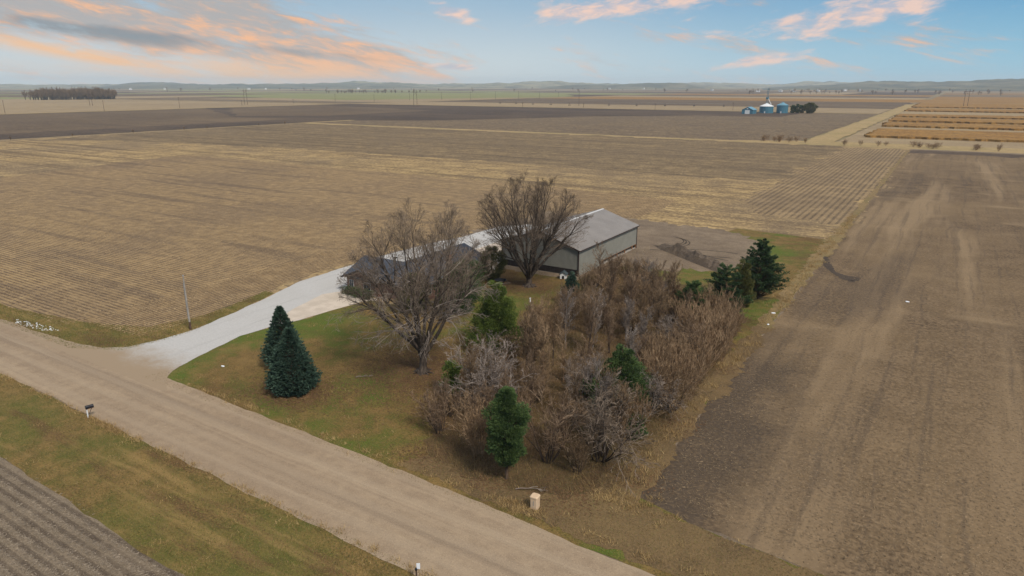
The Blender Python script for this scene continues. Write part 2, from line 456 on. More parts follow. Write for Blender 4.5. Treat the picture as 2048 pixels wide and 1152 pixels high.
# the far patchwork of fields, out to the foot of the bluffs
prng = random.Random(5)
def patchwork():
    mats = ["tan_field", "brown_field", "tan_field", "prairie", "green_field", "dark_tilled", "brown_field", "rough_field"]
    V_ = []; F_ = []; idx = []
    for i in range(-9, 4):
        for j in range(1, 9):
            x0 = -890 + (i) * 830; y0 = 884 + (j - 1) * 850
            if i >= 0 and j == 1 and False: continue
            k = prng.choice((2, 3, 4)); horiz = prng.random() < .75
            for q in range(k):
                a, b_ = q / k, (q + 1) / k
                r = rect(x0 + 8, x0 + 822, y0 + 8 + a * 834, y0 + 4 + b_ * 834) if horiz else rect(x0 + 8 + a * 814, x0 + 4 + b_ * 814, y0 + 8, y0 + 842)
                s = len(V_); V_.extend((x, y, -.18) for x, y in r); F_.append((s, s + 1, s + 2, s + 3))
                m_ = prng.choice(mats)
                if x0 > -500 and y0 < 4200: m_ = prng.choice(["prairie", "tan_field", "prairie", "brown_field", "rough_field"])
                idx.append(mats.index(m_) if m_ in mats else 0)
    for j in range(-3, 1):
        for i in range(-9, 0):
            x0 = -890 + i * 830; y0 = 884 + (j - 1) * 850
            k = prng.choice((2, 3))
            for q in range(k):
                r = rect(x0 + 8, x0 + 818, y0 + 8 + q / k * 834, y0 + 4 + (q + 1) / k * 834)
                s = len(V_); V_.extend((x, y, -.18) for x, y in r); F_.append((s, s + 1, s + 2, s + 3))
                idx.append(mats.index(prng.choice(["tan_field", "brown_field", "tan_field", "green_field"])))
    me = bpy.data.meshes.new("distant_fields"); me.from_pydata(V_, [], F_)
    for m_ in mats: me.materials.append(MATS[m_])
    me.polygons.foreach_set("material_index", idx); me.update()
    o = link("distant_fields", me); o["kind"] = "structure"
patchwork()
sheet("field", rect(-884, -470, 30, 878), -.12, "brown_field")
sheet("field", rect(-535, -473, 30, 470), -.10, "dark_tilled", 12, 5)
sheet("field", rect(-470, -74, 412, 878), -.12, "rough_field")
sheet("field", [(-884, 600), (-620, 452), (-473, 462), (-404, 500), (-366, 558), (-326, 648), (-230, 737), (-150, 748), (-150, 876), (-884, 876)], -.08, "dark_tilled", 15, 4)
sheet("field", [(-884, 640), (-640, 470), (-560, 520), (-560, 700), (-884, 800)], -.06, "brown_field", 20, 8)
sheet("field", rect(-1850, -900, 300, 860), -.12, "tan_field")
sheet("field", rect(-1500, -900, 1000, 1500), -.12, "tan_field")
sheet("field", [(-2000, 1300), (-1115, 1100), (-900, 1650), (-957, 1860), (-1370, 2500), (-2090, 2070)], -.10, "green_field", 40, 8)
sheet("field", rect(-890, -75, 892, 1080), -.10, "tan_field")
sheet("field", rect(-880, -75, 1086, 1500), -.10, "brown_field")
sheet("field", rect(-860, 300, 1500, 1800), -.09, "prairie")
sheet("farm_road", rect(-896, -886, -400, 7000), -.04, "pale_grass")
sheet("farm_road", rect(-2500, 400, 879, 887), -.05, "pale_grass")
sheet("field_track", [(-72, 425), (-57, 425), (-55, 1350), (-74, 1350)], -.03, "pale_grass", 10, 2)
sheet("field", rect(-55, 500, 425, 1500), -.10, "tan_field")
for i, (y0, y1) in enumerate(((475, 570), (604, 672), (694, 770), (802, 872), (985, 1090), (1150, 1420))):
    y0, y1 = y0 + 8, y1 - 4
    pts = ragged([(-46 - i * 2, y0), (480, y0 + 4), (480, y1 + 4), (-46 - i * 2, y1)], 3, 3.2, i)
    mbp = MB().prism([(x, y, -.09) for x, y in pts], (0, 0, 1.25 + .1 * (i % 3)))
    o = mbp.build("prairie_strip", "prairie"); o["kind"] = "structure"
sheet("field_margin", [(-470, 404), (-75, 402), (300, 398), (300, 440), (-30, 436), (-75, 432), (-110, 414), (-470, 416)], -.04, "pale_grass", 6, 1.2)
sheet("field_margin", rect(-474, -466, 30, 470), -.03, "pale_grass", 8, 1.0)
sheet("field_soil", rect(-470, 320, -120, 404.5), -.004, "yard_dirt")
STUBBLE_POLY = rect(-466, -17, 38.6, 404)
sheet("stubble_field", STUBBLE_POLY, 0.0, "stubble_far")
sheet("stubble_field", [(-466, 300), (-466, 404), (-47, 404), (-46, 330), (-48, 250), (-70, 236), (-150, 243), (-260, 240), (-330, 235), (-420, 215), (-455, 190)], .0035, "grey_stubble", 5, 5)
NEAR_ROWS = [(-260, 41), (-97, 41), (-96, 46), (-100, 150), (-105, 190), (-300, 190)]
sheet("stubble_field", NEAR_ROWS, .004, "stubble_near", 3, .8)
HEAD_ROWS = [(-98, 43), (-84, 44), (-84.5, 56), (-89, 75), (-89, 100), (-86, 135), (-62, 156), (-62, 185), (-105, 190), (-101, 150), (-97, 46)]
sheet("stubble_field", HEAD_ROWS, .008, "stubble_headland", 3, .8)
sheet("stubble_field", [(-47, 200), (-40, 178), (-20, 172), (-17.3, 180), (-17.3, 396), (-46, 396)], .008, "row_strip", 2, 4.5)
LOW_FIELD = [(-200, -60), (60, -60), (-20, 20.3), (-66.6, 21.1), (-200, 22)]
sheet("crop_field", LOW_FIELD, .004, "low_field", 2, .35)
TILLED = [(-16.7, 44.6), (-12, 43.4), (-3, 42.8), (160, 42.5), (160, 398), (-17.2, 398)]
sheet("ploughed_field", TILLED, .006, "tilled", 2, .5)
sheet("ploughed_field", rect(-17, 200, 380, 397.5), .010, "dark_tilled", 5, 3)
SOUTH_VERGE = [(-200, 21.6), (-66.6, 20.9), (-37, 20.2), (-15, 15), (60, 15), (60, 29.1), (-200, 29.1)]
sheet("verge", SOUTH_VERGE, .010, "verge", 1.5, .3)
WEST_VERGE = [(-300, 37.0), (-300, 40.2), (-112, 40.8), (-97, 43.0), (-87, 46.5), (-85, 54), (-87.5, 66), (-85.5, 66), (-82.5, 57), (-80.4, 49), (-80.4, 45), (-81.6, 40), (-88, 37.0)]
sheet("verge", WEST_VERGE, .012, "verge", 1.5, .3)
LAWN = [(-72, 37), (60, 37), (60, 42.3), (-3, 42.9), (-12, 43.6), (-16.6, 44.8), (-17.2, 60), (-17.0, 100), (-17.2, 141), (-19, 153), (-38, 155), (-40, 140), (-49.6, 126), (-49.6, 99.2), (-64.5, 98.6), (-62, 93), (-62, 72), (-70, 71), (-70.2, 69.8), (-71.2, 67), (-72, 59.4), (-73, 55), (-73.6, 51), (-72, 44), (-70.6, 40)]
sheet("lawn", LAWN, .012, "lawn", 1.5, .22)
DIRT = [(-88, 92), (-86, 128), (-85, 151), (-60, 153), (-40, 152), (-30, 144), (-26, 130), (-29, 117), (-38, 112), (-46, 110), (-49, 99.3), (-65, 98.4), (-63, 92)]
sheet("farmyard", DIRT, .018, "yard_dirt", .7, 2.2)
THICKET = [(-35, 40.6), (-38.5, 47), (-41, 56), (-42.5, 66), (-44.5, 76), (-45, 88), (-47, 97), (-47.5, 108), (-40, 108), (-33, 102.5), (-26, 98), (-20.6, 92), (-18.6, 74), (-18.2, 58), (-17.8, 47), (-21, 41.8), (-28, 40)]
sheet("verge", [(-36, 38.3), (-16, 37.6), (10, 37.2), (10, 42.4), (-3, 42.7), (-16, 44), (-18, 46), (-24, 43), (-33, 43)], .0205, "margin_near", .5, .5)
sheet("leaf_litter", THICKET, .022, "litter", .4, 1.1)
MARGIN = [(-18.4, 90), (-16.7, 88), (-16.7, 110), (-16.3, 140), (-16.7, 186), (-17.2, 396), (-18.0, 396), (-18.3, 186), (-19.2, 150), (-19.0, 125), (-18.6, 105)]
sheet("field_margin", MARGIN, .026, "margin_grass", .5, .7)
sheet("field_margin", [(-20, 43.4), (-16.2, 44.4), (-16.4, 60), (-16.7, 90), (-18.6, 91), (-19.2, 60)], .0265, "margin_near", .4, .8)
sheet("road", [(-900, 29.0), (-120, 29.2), (-60, 29.0), (-20, 28.3), (200, 28.3), (200, 36.6), (-12, 36.8), (-30, 37.6), (-70, 38.3), (-88, 38.2), (-120, 37.4), (-900, 37.4)], .030, "road", 1.2, .16)
DRIVE = [(-95, 36.0), (-92, 37.8), (-84.5, 39.3), (-82, 41.2), (-80.9, 45.2), (-80.8, 49), (-82.8, 57.8), (-84.8, 65.2), (-87.2, 72.8), (-88, 90), (-87, 105), (-85, 115), (-84.5, 128), (-80, 134), (-72, 131), (-66, 125), (-65.3, 99), (-63.4, 94), (-63, 92.6), (-75.5, 92.6), (-77.5, 82), (-77.4, 72), (-71, 70.2), (-71.4, 67.2), (-72.1, 59.4), (-73.1, 55.2), (-73.7, 51), (-72, 44.1), (-70.6, 39.9), (-69, 38.0), (-66, 36.2)]
sheet("driveway", DRIVE, .034, "gravel", 1.0, .18)
sheet("driveway_apron", [(-72.3, 58.6), (-71.0, 67.5), (-70.6, 70.4), (-69.2, 71.6), (-69.8, 72.3), (-77.2, 72.3), (-78.6, 69.5), (-76.6, 62), (-74.2, 57)], .038, "concrete", 1.0, .08)
sheet("yard_pad", [(-76, 93.2), (-63.9, 93.6), (-65.1, 98.9), (-65.3, 113), (-76, 114)], .038, "concrete", 1.0, .08)
sheet("barn_apron", rect(-65.4, -49.0, 97.4, 99.6), .030, "yard_dirt", .8, .25)

def strip_track(pts, wd, z, mat, nm="wheel_rut"):
    P = [Vector((*p, 0)) for p in pts]; L = []; R = []
    for i, p in enumerate(P):
        d = (P[min(i + 1, len(P) - 1)] - P[max(i - 1, 0)]).normalized(); n_ = Vector((-d.y, d.x, 0)) * wd * random.uniform(.6, 1.3)
        L.append((p + n_)[:2]); R.append((p - n_)[:2])
    sheet(nm, [tuple(q) for q in L] + [tuple(q) for q in R[::-1]], z, mat)
random.seed(3)
for off in (0, .7, 1.5, 2.3, 3.0):
    strip_track([(-16.6 + off * .5 + 6.2 * (1 - math.cos(a)) + .3 * random.gauss(0, .3), 137 - off * 1.1 - 13 * math.sin(a) + random.gauss(0, .12)) for a in np.linspace(.0 + off * .1, 1.75 - off * .12, 26)], .34, .030 + off * .001, "track_soil")
for off in (0, 2.0, 4.5):
    strip_track([(-47 + k * 1.2, 125 + off + 1.2 * math.sin(k * .3 + off)) for k in range(14)], .22, .024, "track_soil")
    strip_track([(-48 + 4.5 * math.cos(a) + off * .35, 134 + 5 * math.sin(a) - off * .2) for a in np.linspace(-1.6, 1.4, 20)], .16, .022, "track_soil")
# ------------------------------------------------------------------ vegetation builders
def tubes(polys, sides):
    """polys: list of (points, radii) -> vertices, quads"""
    groups = {}
    for P, R in polys:
        groups.setdefault(len(P), []).append((P, R))
    VV = []; FF = []; off = 0
    for n, lst in groups.items():
        P = np.array([a for a, _ in lst], np.float32); R = np.array([b for _, b in lst], np.float32)
        T = np.empty_like(P); T[:, 1:-1] = P[:, 2:] - P[:, :-2]; T[:, 0] = P[:, 1] - P[:, 0]; T[:, -1] = P[:, -1] - P[:, -2]
        T /= np.linalg.norm(T, axis=2, keepdims=True) + 1e-9
        ref = np.zeros_like(T); ref[..., 0] = 1
        m_ = np.abs(T[..., 0]) > .8; ref[m_] = (0, 1, 0)
        Uv = np.cross(T, ref); Uv /= np.linalg.norm(Uv, axis=2, keepdims=True) + 1e-9
        W = np.cross(T, Uv)
        a = np.arange(sides) * 2 * np.pi / sides
        ring = P[:, :, None, :] + R[:, :, None, None] * (np.cos(a)[None, None, :, None] * Uv[:, :, None, :] + np.sin(a)[None, None, :, None] * W[:, :, None, :])
        M = len(lst)
        base = np.arange(M)[:, None, None] * n * sides + np.arange(n - 1)[None, :, None] * sides
        k = np.arange(sides)[None, None, :]; k2 = (k + 1) % sides
        q = np.stack([base + k, base + k2, base + sides + k2, base + sides + k], -1).reshape(-1, 4) + off
        VV.append(ring.reshape(-1, 3)); FF.append(q); off += M * n * sides
    return np.concatenate(VV), np.concatenate(FF)
def tube_mesh(name, polys, sides):
    v, f = tubes(polys, sides)
    return mesh_np(name, v, f, None, smooth=True)

class Grower:
    def __init__(s, seed, env=None): s.r = random.Random(seed); s.lv = {}; s.env = env
    def dirs(s, d, ang):
        """a direction leaning away from d by ang (radians) to a random side"""
        o = d.orthogonal().normalized(); o.rotate(__import__("mathutils").Quaternion(d, s.r.uniform(0, 2 * math.pi)))
        return (d * math.cos(ang) + o * math.sin(ang)).normalized()
    def branch(s, p, d, L, r, spec, lv):
        """spec[lv] = (segments, wiggle, lift, children, start, angle, length ratio, radius ratio)"""
        seg, wig, lift, kids, st, ang, lr, rr = spec[lv]
        P = [p.copy()]; R = [r]; D = d.copy(); step = L / seg; rnd = s.r
        for i in range(seg):
            D = Vector((D.x + rnd.gauss(0, wig), D.y + rnd.gauss(0, wig), D.z + rnd.gauss(0, wig * .7) + lift / seg)).normalized()
            p = p + D * step
            if s.env and i and s.env(p) > 1.0 and len(P) > 2: break
            if p.z < .15: p.z = .15 + rnd.random() * .1
            P.append(p.copy()); R.append(max(spec['rmin'], r * (1 - .86 * (i + 1) / seg)))
        seg = len(P) - 1
        R[-1] = spec['rmin']
        s.lv.setdefault(lv, []).append(([tuple(q) for q in P], R))
        if lv + 1 in spec:
            for k in range(kids):
                t = st + (1 - st) * (k + rnd.random()) / kids
                x = t * seg; i = min(seg - 1, int(x)); fr = x - i
                q = P[i].lerp(P[i + 1], fr); dd = (P[i + 1] - P[i]).normalized()
                nd = s.dirs(dd, ang * rnd.uniform(.65, 1.35))
                s.branch(q, nd, L * lr * rnd.uniform(.6, 1.25) * (1.15 - .55 * t), max(spec['rmin'], R[i] * rr), spec, lv + 1)

bark = plain("bark", C(98, 88, 78), .95, .35, 5.0, spec=.1)
def bark_mat(name, a, b_):
    mt, t, bs = new_mat(name)
    p = t.new("ShaderNodeTexCoord").outputs["Object"]
    ax = axes(t, p)
    q = t.comb(t.m('MULTIPLY', ax[0], 7.0), t.m('MULTIPLY', ax[1], 7.0), t.m('MULTIPLY', ax[2], 1.2))
    n_ = t.noise(q, 1.0, 4, .65)
    finish(t, bs, t.mix(t.ramp(n_, .32, .68), a, b_), .95, n_, .05, .9, spec=.1)
bark_mat("maple_bark", C(46, 39, 34), C(94, 83, 73))
bark_mat("cedar_bark", C(66, 52, 42), C(104, 86, 70))
island("maple_twig", [C(74, 63, 54), C(112, 97, 82), C(152, 132, 112)], .9, spec=.1)
island("maple_twig_tan", [C(82, 71, 61), C(120, 105, 90), C(160, 142, 122)], .9, spec=.1)
island("grey_twig", [C(84, 74, 66), C(132, 119, 108), C(180, 166, 152)], .9, spec=.1)
island("red_twig", [C(78, 62, 49), C(124, 102, 81), C(172, 148, 121)], .9, spec=.1)
island("brown_twig", [C(78, 62, 47), C(124, 102, 78), C(172, 146, 114)], .9, spec=.1)
island("tan_twig", [C(94, 76, 57), C(140, 115, 88), C(182, 155, 122)], .9, spec=.1)

def maple_mesh(seed, H, RX, limbs, droop, trunk_r, fork):
    cz = H * .54; rz_ = H - cz
    def env(q): return (q.x / RX) ** 2 + (q.y / RX) ** 2 + ((q.z - cz) / (rz_ if q.z > cz else cz * .95)) ** 2
    g_ = Grower(seed, env); rnd = g_.r
    spec = {1: (5, .09, .30, 7, .12, .55, .46, .55), 2: (4, .12, .22, 4, .10, .60, .54, .6), 3: (3, .14, .12, 3, .05, .70, .62, .75), 4: (2, .15, .05, 0, 0, 0, 0, 0), 'rmin': .0095}
    trunk = []
    n = 7; P = []; R = []
    for i in range(n + 1):
        t = i / n; P.append((.12 * math.sin(t * 2), .1 * t, -.1 + fork * t)); R.append(trunk_r * (1.75 - 1.0 * min(1, t * 3.2) if t < .32 else .78 + .1 * t))
    trunk.append((P, R))
    for k in range(8):      # root flare
        a = k * .785 + rnd.uniform(-.2, .2); L = trunk_r * rnd.uniform(2.2, 3.3)
        trunk.append(([(.4 * trunk_r * math.cos(a), .4 * trunk_r * math.sin(a), .45), (1.15 * trunk_r * math.cos(a), 1.15 * trunk_r * math.sin(a), .16), (L * math.cos(a), L * math.sin(a), -.06)], [trunk_r * .5, trunk_r * .32, .05]))
    heads = []
    for k in range(limbs):   # limbs sweep from the fork to points spread over the crown's dome
        u = (k + .5) / limbs; pol = math.acos(1 - .93 * u) ; a = k * 2.39996 + seed
        e = Vector((RX * .93 * math.sin(pol) * math.cos(a), RX * .93 * math.sin(pol) * math.sin(a), cz + rz_ * .93 * math.cos(pol)))
        p0 = Vector((.3 * trunk_r * math.cos(a), .3 * trunk_r * math.sin(a), fork * rnd.uniform(.6, 1.0)))
        m1 = p0 + Vector((e.x * .38, e.y * .38, (e.z - p0.z) * .42)); m2 = Vector((e.x * .80, e.y * .80, p0.z + (e.z - p0.z) * .72))
        nseg = 9; pts = []; rd = []; r0 = trunk_r * rnd.uniform(.34, .48)
        for i in range(nseg + 1):
            t = i / nseg; q = p0 * (1 - t) ** 3 + m1 * 3 * t * (1 - t) ** 2 + m2 * 3 * t * t * (1 - t) + e * t ** 3
            if 0 < i: q += Vector((rnd.gauss(0, .16), rnd.gauss(0, .16), rnd.gauss(0, .10))) * min(1, t * 2)
            pts.append(q); rd.append(max(.014, r0 * (1 - t) ** .9))
        g_.lv.setdefault(0, []).append(([tuple(q) for q in pts], rd)); heads.append(e)
        Lm = (e - p0).length
        for j in range(12):
            t = .24 + .74 * (j + rnd.random()) / 12; x = t * nseg; i = min(nseg - 1, int(x)); q = pts[i].lerp(pts[i + 1], x - i)
            dd = (pts[i + 1] - pts[i]).normalized()
            g_.branch(q, g_.dirs(dd, .55 * rnd.uniform(.6, 1.4)), Lm * .40 * rnd.uniform(.7, 1.2) * (1.15 - .5 * t), max(.02, rd[i] * .5), spec, 1)
    if droop:     # tangle of arching shoots on the lower limbs
        dsp = {0: (6, .13, -.6, 7, .15, .7, .45, .6), 1: (4, .16, -.4, 6, .1, .7, .5, .7), 2: (3, .18, -.1, 0, 0, 0, 0, 0), 'rmin': .012}
        limbs_ = [b for b in g_.lv[0]][:limbs]
        h_ = Grower(seed + 1)
        for k in range(droop):
            P_, R_ = limbs_[k % len(limbs_)]
            i = rnd.randint(2, 5)
            p0 = Vector(P_[i]); out = Vector((p0.x, p0.y, 0)).normalized() if p0.xy.length > .1 else Vector((1, 0, 0))
            out.rotate(__import__("mathutils").Euler((0, 0, rnd.uniform(-.9, .9))))
            h_.branch(p0, (out + Vector((0, 0, rnd.uniform(.1, .7)))).normalized(), rnd.uniform(3.2, 6.4), .06, dsp, 0)
    else:
        h_ = None
    tr = trunk + g_.lv[0] + g_.lv[1]
    tw = g_.lv[2] + g_.lv[3] + g_.lv[4]
    low = (h_.lv[0] + h_.lv[1] + h_.lv[2]) if h_ else None
    return tr, tw, low

def bare_tree(name, loc, rz, seed, H, RX, limbs, droop, trunk_r, fork, twig, label, group=None):
    tr, tw, low = maple_mesh(seed, H, RX, limbs, droop, trunk_r, fork)
    t = thing(name, loc, label, "tree", group, rz)
    link("trunk", tube_mesh("trunk", tr, 7), "maple_bark", t)
    link("crown", tube_mesh("crown", tw, 3), twig, t)
    if low: link("low_shoots", tube_mesh("low_shoots", low, 3), "grey_twig", t)
    return t

# shrubs and saplings of the thicket: (stems mesh, twigs mesh)
def shrub_proto(seed, kind):
    g_ = Grower(seed); rnd = g_.r
    if kind == "vase":        # many stems from the ground, fine red-brown twigs
        spec = {0: (6, .09, .25, 8, .2, .5, .42, .5), 1: (4, .13, .25, 6, .15, .6, .5, .6), 2: (3, .16, .15, 2, .15, .6, .5, .8), 3: (2, .15, .1, 0, 0, 0, 0, 0), 'rmin': .016}
        for k in range(13):
            a = rnd.uniform(0, 6.283); tilt = rnd.uniform(.05, .55)
            g_.branch(Vector((.35 * math.cos(a), .35 * math.sin(a), -.05)), Vector((math.sin(tilt) * math.cos(a), math.sin(tilt) * math.sin(a), math.cos(tilt))), rnd.uniform(3.6, 5.4), .045, spec, 0)
    elif kind == "arching":   # wide honeysuckle-like mound
        spec = {0: (7, .12, -.35, 9, .2, .7, .42, .5), 1: (4, .18, -.1, 6, .1, .75, .5, .6), 2: (3, .2, .05, 3, .1, .7, .5, .8), 3: (2, .2, .1, 0, 0, 0, 0, 0), 'rmin': .016}
        for k in range(14):
            a = rnd.uniform(0, 6.283); tilt = rnd.uniform(.1, .75)
            g_.branch(Vector((.4 * math.cos(a), .4 * math.sin(a), -.05)), Vector((math.sin(tilt) * math.cos(a), math.sin(tilt) * math.sin(a), math.cos(tilt))), rnd.uniform(4.2, 6.2), .06, spec, 0)
    elif kind == "sapling":   # slender tree with rising branches
        spec = {0: (9, .035, .2, 22, .16, .58, .34, .42), 1: (5, .1, .55, 8, .15, .55, .42, .6), 2: (3, .13, .25, 4, .1, .6, .55, .8), 3: (2, .15, .1, 0, 0, 0, 0, 0), 'rmin': .016}
        for k in range(rnd.choice((1, 2))):
            a = rnd.uniform(0, 6.283)
            g_.branch(Vector((.15 * k, 0, -.05)), Vector((.07 * math.cos(a), .07 * math.sin(a), 1)).normalized(), rnd.uniform(6.4, 7.6), .11, spec, 0)
    elif kind == "wand":      # upright willowy stems
        spec = {0: (5, .07, .1, 7, .3, .35, .45, .6), 1: (3, .1, .3, 3, .2, .4, .5, .8), 2: (2, .1, .1, 0, 0, 0, 0, 0), 'rmin': .016}
        for k in range(60):
            a = rnd.uniform(0, 6.283); rr = 1.3 * math.sqrt(rnd.random()); tilt = rnd.uniform(0, .38)
            b_ = a + rnd.uniform(-.8, .8)
            g_.branch(Vector((rr * math.cos(a), rr * math.sin(a), -.05)), Vector((math.sin(tilt) * math.cos(b_), math.sin(tilt) * math.sin(b_), math.cos(tilt))), rnd.uniform(2.2, 4.0), .022, spec, 0)
    st = g_.lv[0]; tw = [x for k, v in g_.lv.items() if k > 0 for x in v]
    return tube_mesh("stems", st, 5), tube_mesh("twigs", tw, 3)

# ---- evergreens
def fol_mat(name, a, b_, c, d_=None):
    island(name, [a, b_, c] if d_ is None else [a, b_, c, d_], .7, spec=.25, nscale=1.1)
fol_mat("spruce_needles", C(28, 44, 34), C(52, 74, 60), C(90, 112, 92))
fol_mat("cedar_needles", C(52, 66, 28), C(88, 106, 44), C(132, 144, 68))
fol_mat("cedar_dark", C(42, 58, 32), C(70, 92, 50), C(110, 128, 70))
fol_mat("pine_needles", C(38, 54, 34), C(64, 86, 52), C(102, 120, 74))
fol_mat("bronze_needles", C(58, 62, 34), C(92, 94, 48), C(126, 120, 64))

def sprays(centres, dirs_, L, wid, fan, rs):
    """each spray: `fan` slim leaf-like triangles fanning around its direction"""
    n = len(centres)
    c = np.repeat(centres, fan, 0); d = np.repeat(dirs_, fan, 0) + rs.normal(0, .42, (n * fan, 3))
    d /= np.linalg.norm(d, axis=1, keepdims=True) + 1e-9
    s = np.cross(d, rs.normal(0, 1, (n * fan, 3))); s /= np.linalg.norm(s, axis=1, keepdims=True) + 1e-9
    l = (L * rs.uniform(.6, 1.25, n * fan))[:, None]; w_ = (wid * rs.uniform(.7, 1.3, n * fan))[:, None]
    v = np.stack([c - d * l * .3, c + d * l * .25 + s * w_, c + d * l * .85, c + d * l * .25 - s * w_], 1)
    return v.reshape(-1, 3), np.arange(n * fan * 4).reshape(-1, 4)

def spruce(name, loc, H, R, seed, label, n=5200, mat="spruce_needles", group=None, belly=.2):
    rs = np.random.default_rng(seed)
    t = thing(name, loc, label, "tree", group, seed * 1.3)
    MB().bar((0, 0, -.1), (0, 0, H * .86), .17, .02, 8).build("trunk", "cedar_bark", t)
    h = 1 - np.sqrt(rs.random(n)) * (1 - .0)
    h = np.concatenate([h[: n - n // 14], rs.uniform(.82, .985, n // 14)])
    # layered whorls: radius swells at each whorl, dips between
    prof = R * np.where(h < belly, .62 + .38 * (h / belly) ** .6, ((1 - h) / (1 - belly)) ** .80)
    a = rs.uniform(0, 2 * np.pi, n)
    whorl = .5 + .5 * np.cos(h * H / .42 * 2 * np.pi + 2.5 * np.sin(a * 3 + seed) + a)
    lump = 1 + .10 * np.sin(a * 5 + h * 9 + seed) + .09 * np.sin(a * 11 - h * 23) + .06 * np.sin(a * 17 + h * 41)
    depth = np.where(rs.random(n) < .72, rs.uniform(.86, 1.04, n), rs.uniform(.4, .86, n))
    r = prof * lump * depth * (.82 + .22 * whorl) + .04
    cpt = np.stack([r * np.cos(a), r * np.sin(a), .12 + h * H + .10 * whorl], 1)
    d = np.stack([np.cos(a), np.sin(a), .18 + .9 * h ** 2 + 0 * a], 1)
    v, f = sprays(cpt, d, .30, .040, 7, rs)
    link("crown", mesh_np("crown", v, f), mat, t)
    br = []
    for k in range(150):
        z = H * (.04 + .92 * k / 150); q = z / H; rr = R * (.8 if q < belly else ((1 - q) / (1 - belly)) ** .8) * .9; b_ = k * 2.4
        br.append(([(0, 0, z - .1), (rr * .5 * math.cos(b_), rr * .5 * math.sin(b_), z), (rr * math.cos(b_), rr * math.sin(b_), z + .1)], [.03, .02, .008]))
    link("branches", tube_mesh("branches", br, 4), "cedar_bark", t)
    return t

def cedar(name, loc, H, R, seed, label, mat="cedar_needles", bare=.0, clumps=70, per=70, top=.75, shape="cone", lean=(0, 0), group=None, gap=.0, size=.24, plates=False):
    """uneven evergreen: foliage clumps carried on rising branches"""
    rs = np.random.default_rng(seed); rnd = random.Random(seed)
    t = thing(name, loc, label, "tree", group, 0)
    tr = [([(lean[0] * q, lean[1] * q, -.1 + q * H * .93) for q in (0, .25, .5, .75, 1)], [.16, .13, .10, .06, .02])]
    C_ = []; D_ = []; br = []
    for k in range(clumps):
        q = bare + (1 - bare) * (1 - math.sqrt(1 - .98 * (k + rnd.random()) / clumps)) if shape == "cone" else bare + (1 - bare) * (k + rnd.random()) / clumps
        if shape == "cone": w_ = R * (1 - q) ** top * min(1, .55 + (q - bare) * 3.5)
        elif shape == "column": w_ = R * min(1, (1 - q) * 3.0 + .12) * min(1, .5 + (q - bare) * 3)
        else: w_ = R * math.sqrt(max(.02, 1 - ((q - .5) / .52) ** 2))
        a = k * 2.39996 + rnd.uniform(-.5, .5)
        rr = w_ * (rnd.uniform(.45, 1.12) if not plates else rnd.uniform(.4, 1.3))
        if gap and math.sin(a * 1.0 + seed) > 1 - gap and q < .8: continue
        c = Vector((lean[0] * q + rr * math.cos(a), lean[1] * q + rr * math.sin(a), q * H + rr * (.12 if not plates else rnd.uniform(.05, .5))))
        s_ = (.30 + .26 * w_) * rnd.uniform(.7, 1.2)
        m_ = int(per * rnd.uniform(.7, 1.3))
        pts = rs.normal(0, 1, (m_, 3)); pts /= np.linalg.norm(pts, axis=1, keepdims=True); pts *= (rs.random((m_, 1)) ** .4)
        out = np.array([math.cos(a), math.sin(a), .7])
        cc = np.array(c) + pts * np.array([s_, s_, s_ * .75])
        if plates:       # foliage strung along a spreading bough
            al = rs.random((m_, 1)) ** .7; ax0 = np.array([lean[0] * q, lean[1] * q, q * H - .05 * rr])
            cc = ax0 + (np.array(c) - ax0) * (.2 + .85 * al) + pts * np.array([.45, .45, .30]) * (.42 + .12 * rr) * (1.15 - .5 * al)
        C_.append(cc); D_.append(pts * .8 + out * .75)
        z0 = max(.2, q * H - rr * .55)
        br.append(([(lean[0] * z0 / H, lean[1] * z0 / H, z0), (c.x * .55, c.y * .55, (z0 + c.z) / 2 - .05), (c.x, c.y, c.z)], [.045, .03, .01]))
    cc = np.concatenate(C_); dd = np.concatenate(D_)
    cc[:, 2] = np.maximum(cc[:, 2], .12)
    v, f = sprays(cc, dd, size, size * .15, 6, rs)
    v[:, 2] = np.maximum(v[:, 2], .02)
    link("trunk", tube_mesh("trunk", tr, 8), "cedar_bark", t)
    link("branches", tube_mesh("branches", br, 4), "cedar_bark", t)
    link("crown", mesh_np("crown", v, f), mat, t)
    return t
# ------------------------------------------------------------------ bluffs on the horizon
def bluff(name, az0, az1, d0, d1, top, seed, mat, rough=1.0):
    nu, nv = 420, 14; V_ = []; F_ = []
    for i in range(nu + 1):
        u = i / nu; az = rad(az0 + (az1 - az0) * u); end = min(1, u * 7, (1 - u) * 7)
        for j in range(nv + 1):
            q = j / nv; d = d0 + (d1 - d0) * q
            x, y = d * math.sin(az), d * math.cos(az)
            nz = .55 + .55 * mnoise.noise((x / 900, y / 900, seed)) + .25 * mnoise.noise((x / 260, y / 260, seed + 3)) * rough + .10 * mnoise.noise((x / 70, y / 70, seed + 5))
            sh = math.sin(min(1, q * 1.6) * math.pi / 2) ** 1.3
            V_.append((x, y, -.5 + min(142, max(0, .86 * top * sh * max(.12, nz) * end))))
    for i in range(nu):
        for j in range(nv):
            a = i * (nv + 1) + j; F_.append((a, a + 1, a + nv + 2, a + nv + 1))
    me = bpy.data.meshes.new(name); me.from_pydata(V_, [], F_); me.update()
    if me.polygons[0].normal.z < 0: me.flip_normals()
    me.polygons.foreach_set("use_smooth", [True] * len(me.polygons))
    o = link(name, me, mat); o["kind"] = "structure"
bluff("hills", -88, -50, 8200, 11500, 62, 1.0, "hill")
bluff("hills", -64, -38, 6200, 8800, 78, 4.0, "hill_wood")
bluff("hills", -50, -14, 6600, 9600, 92, 7.0, "hill")
bluff("hills", -30, -17, 6000, 6900, 62, 9.0, "hill_wood", .6)
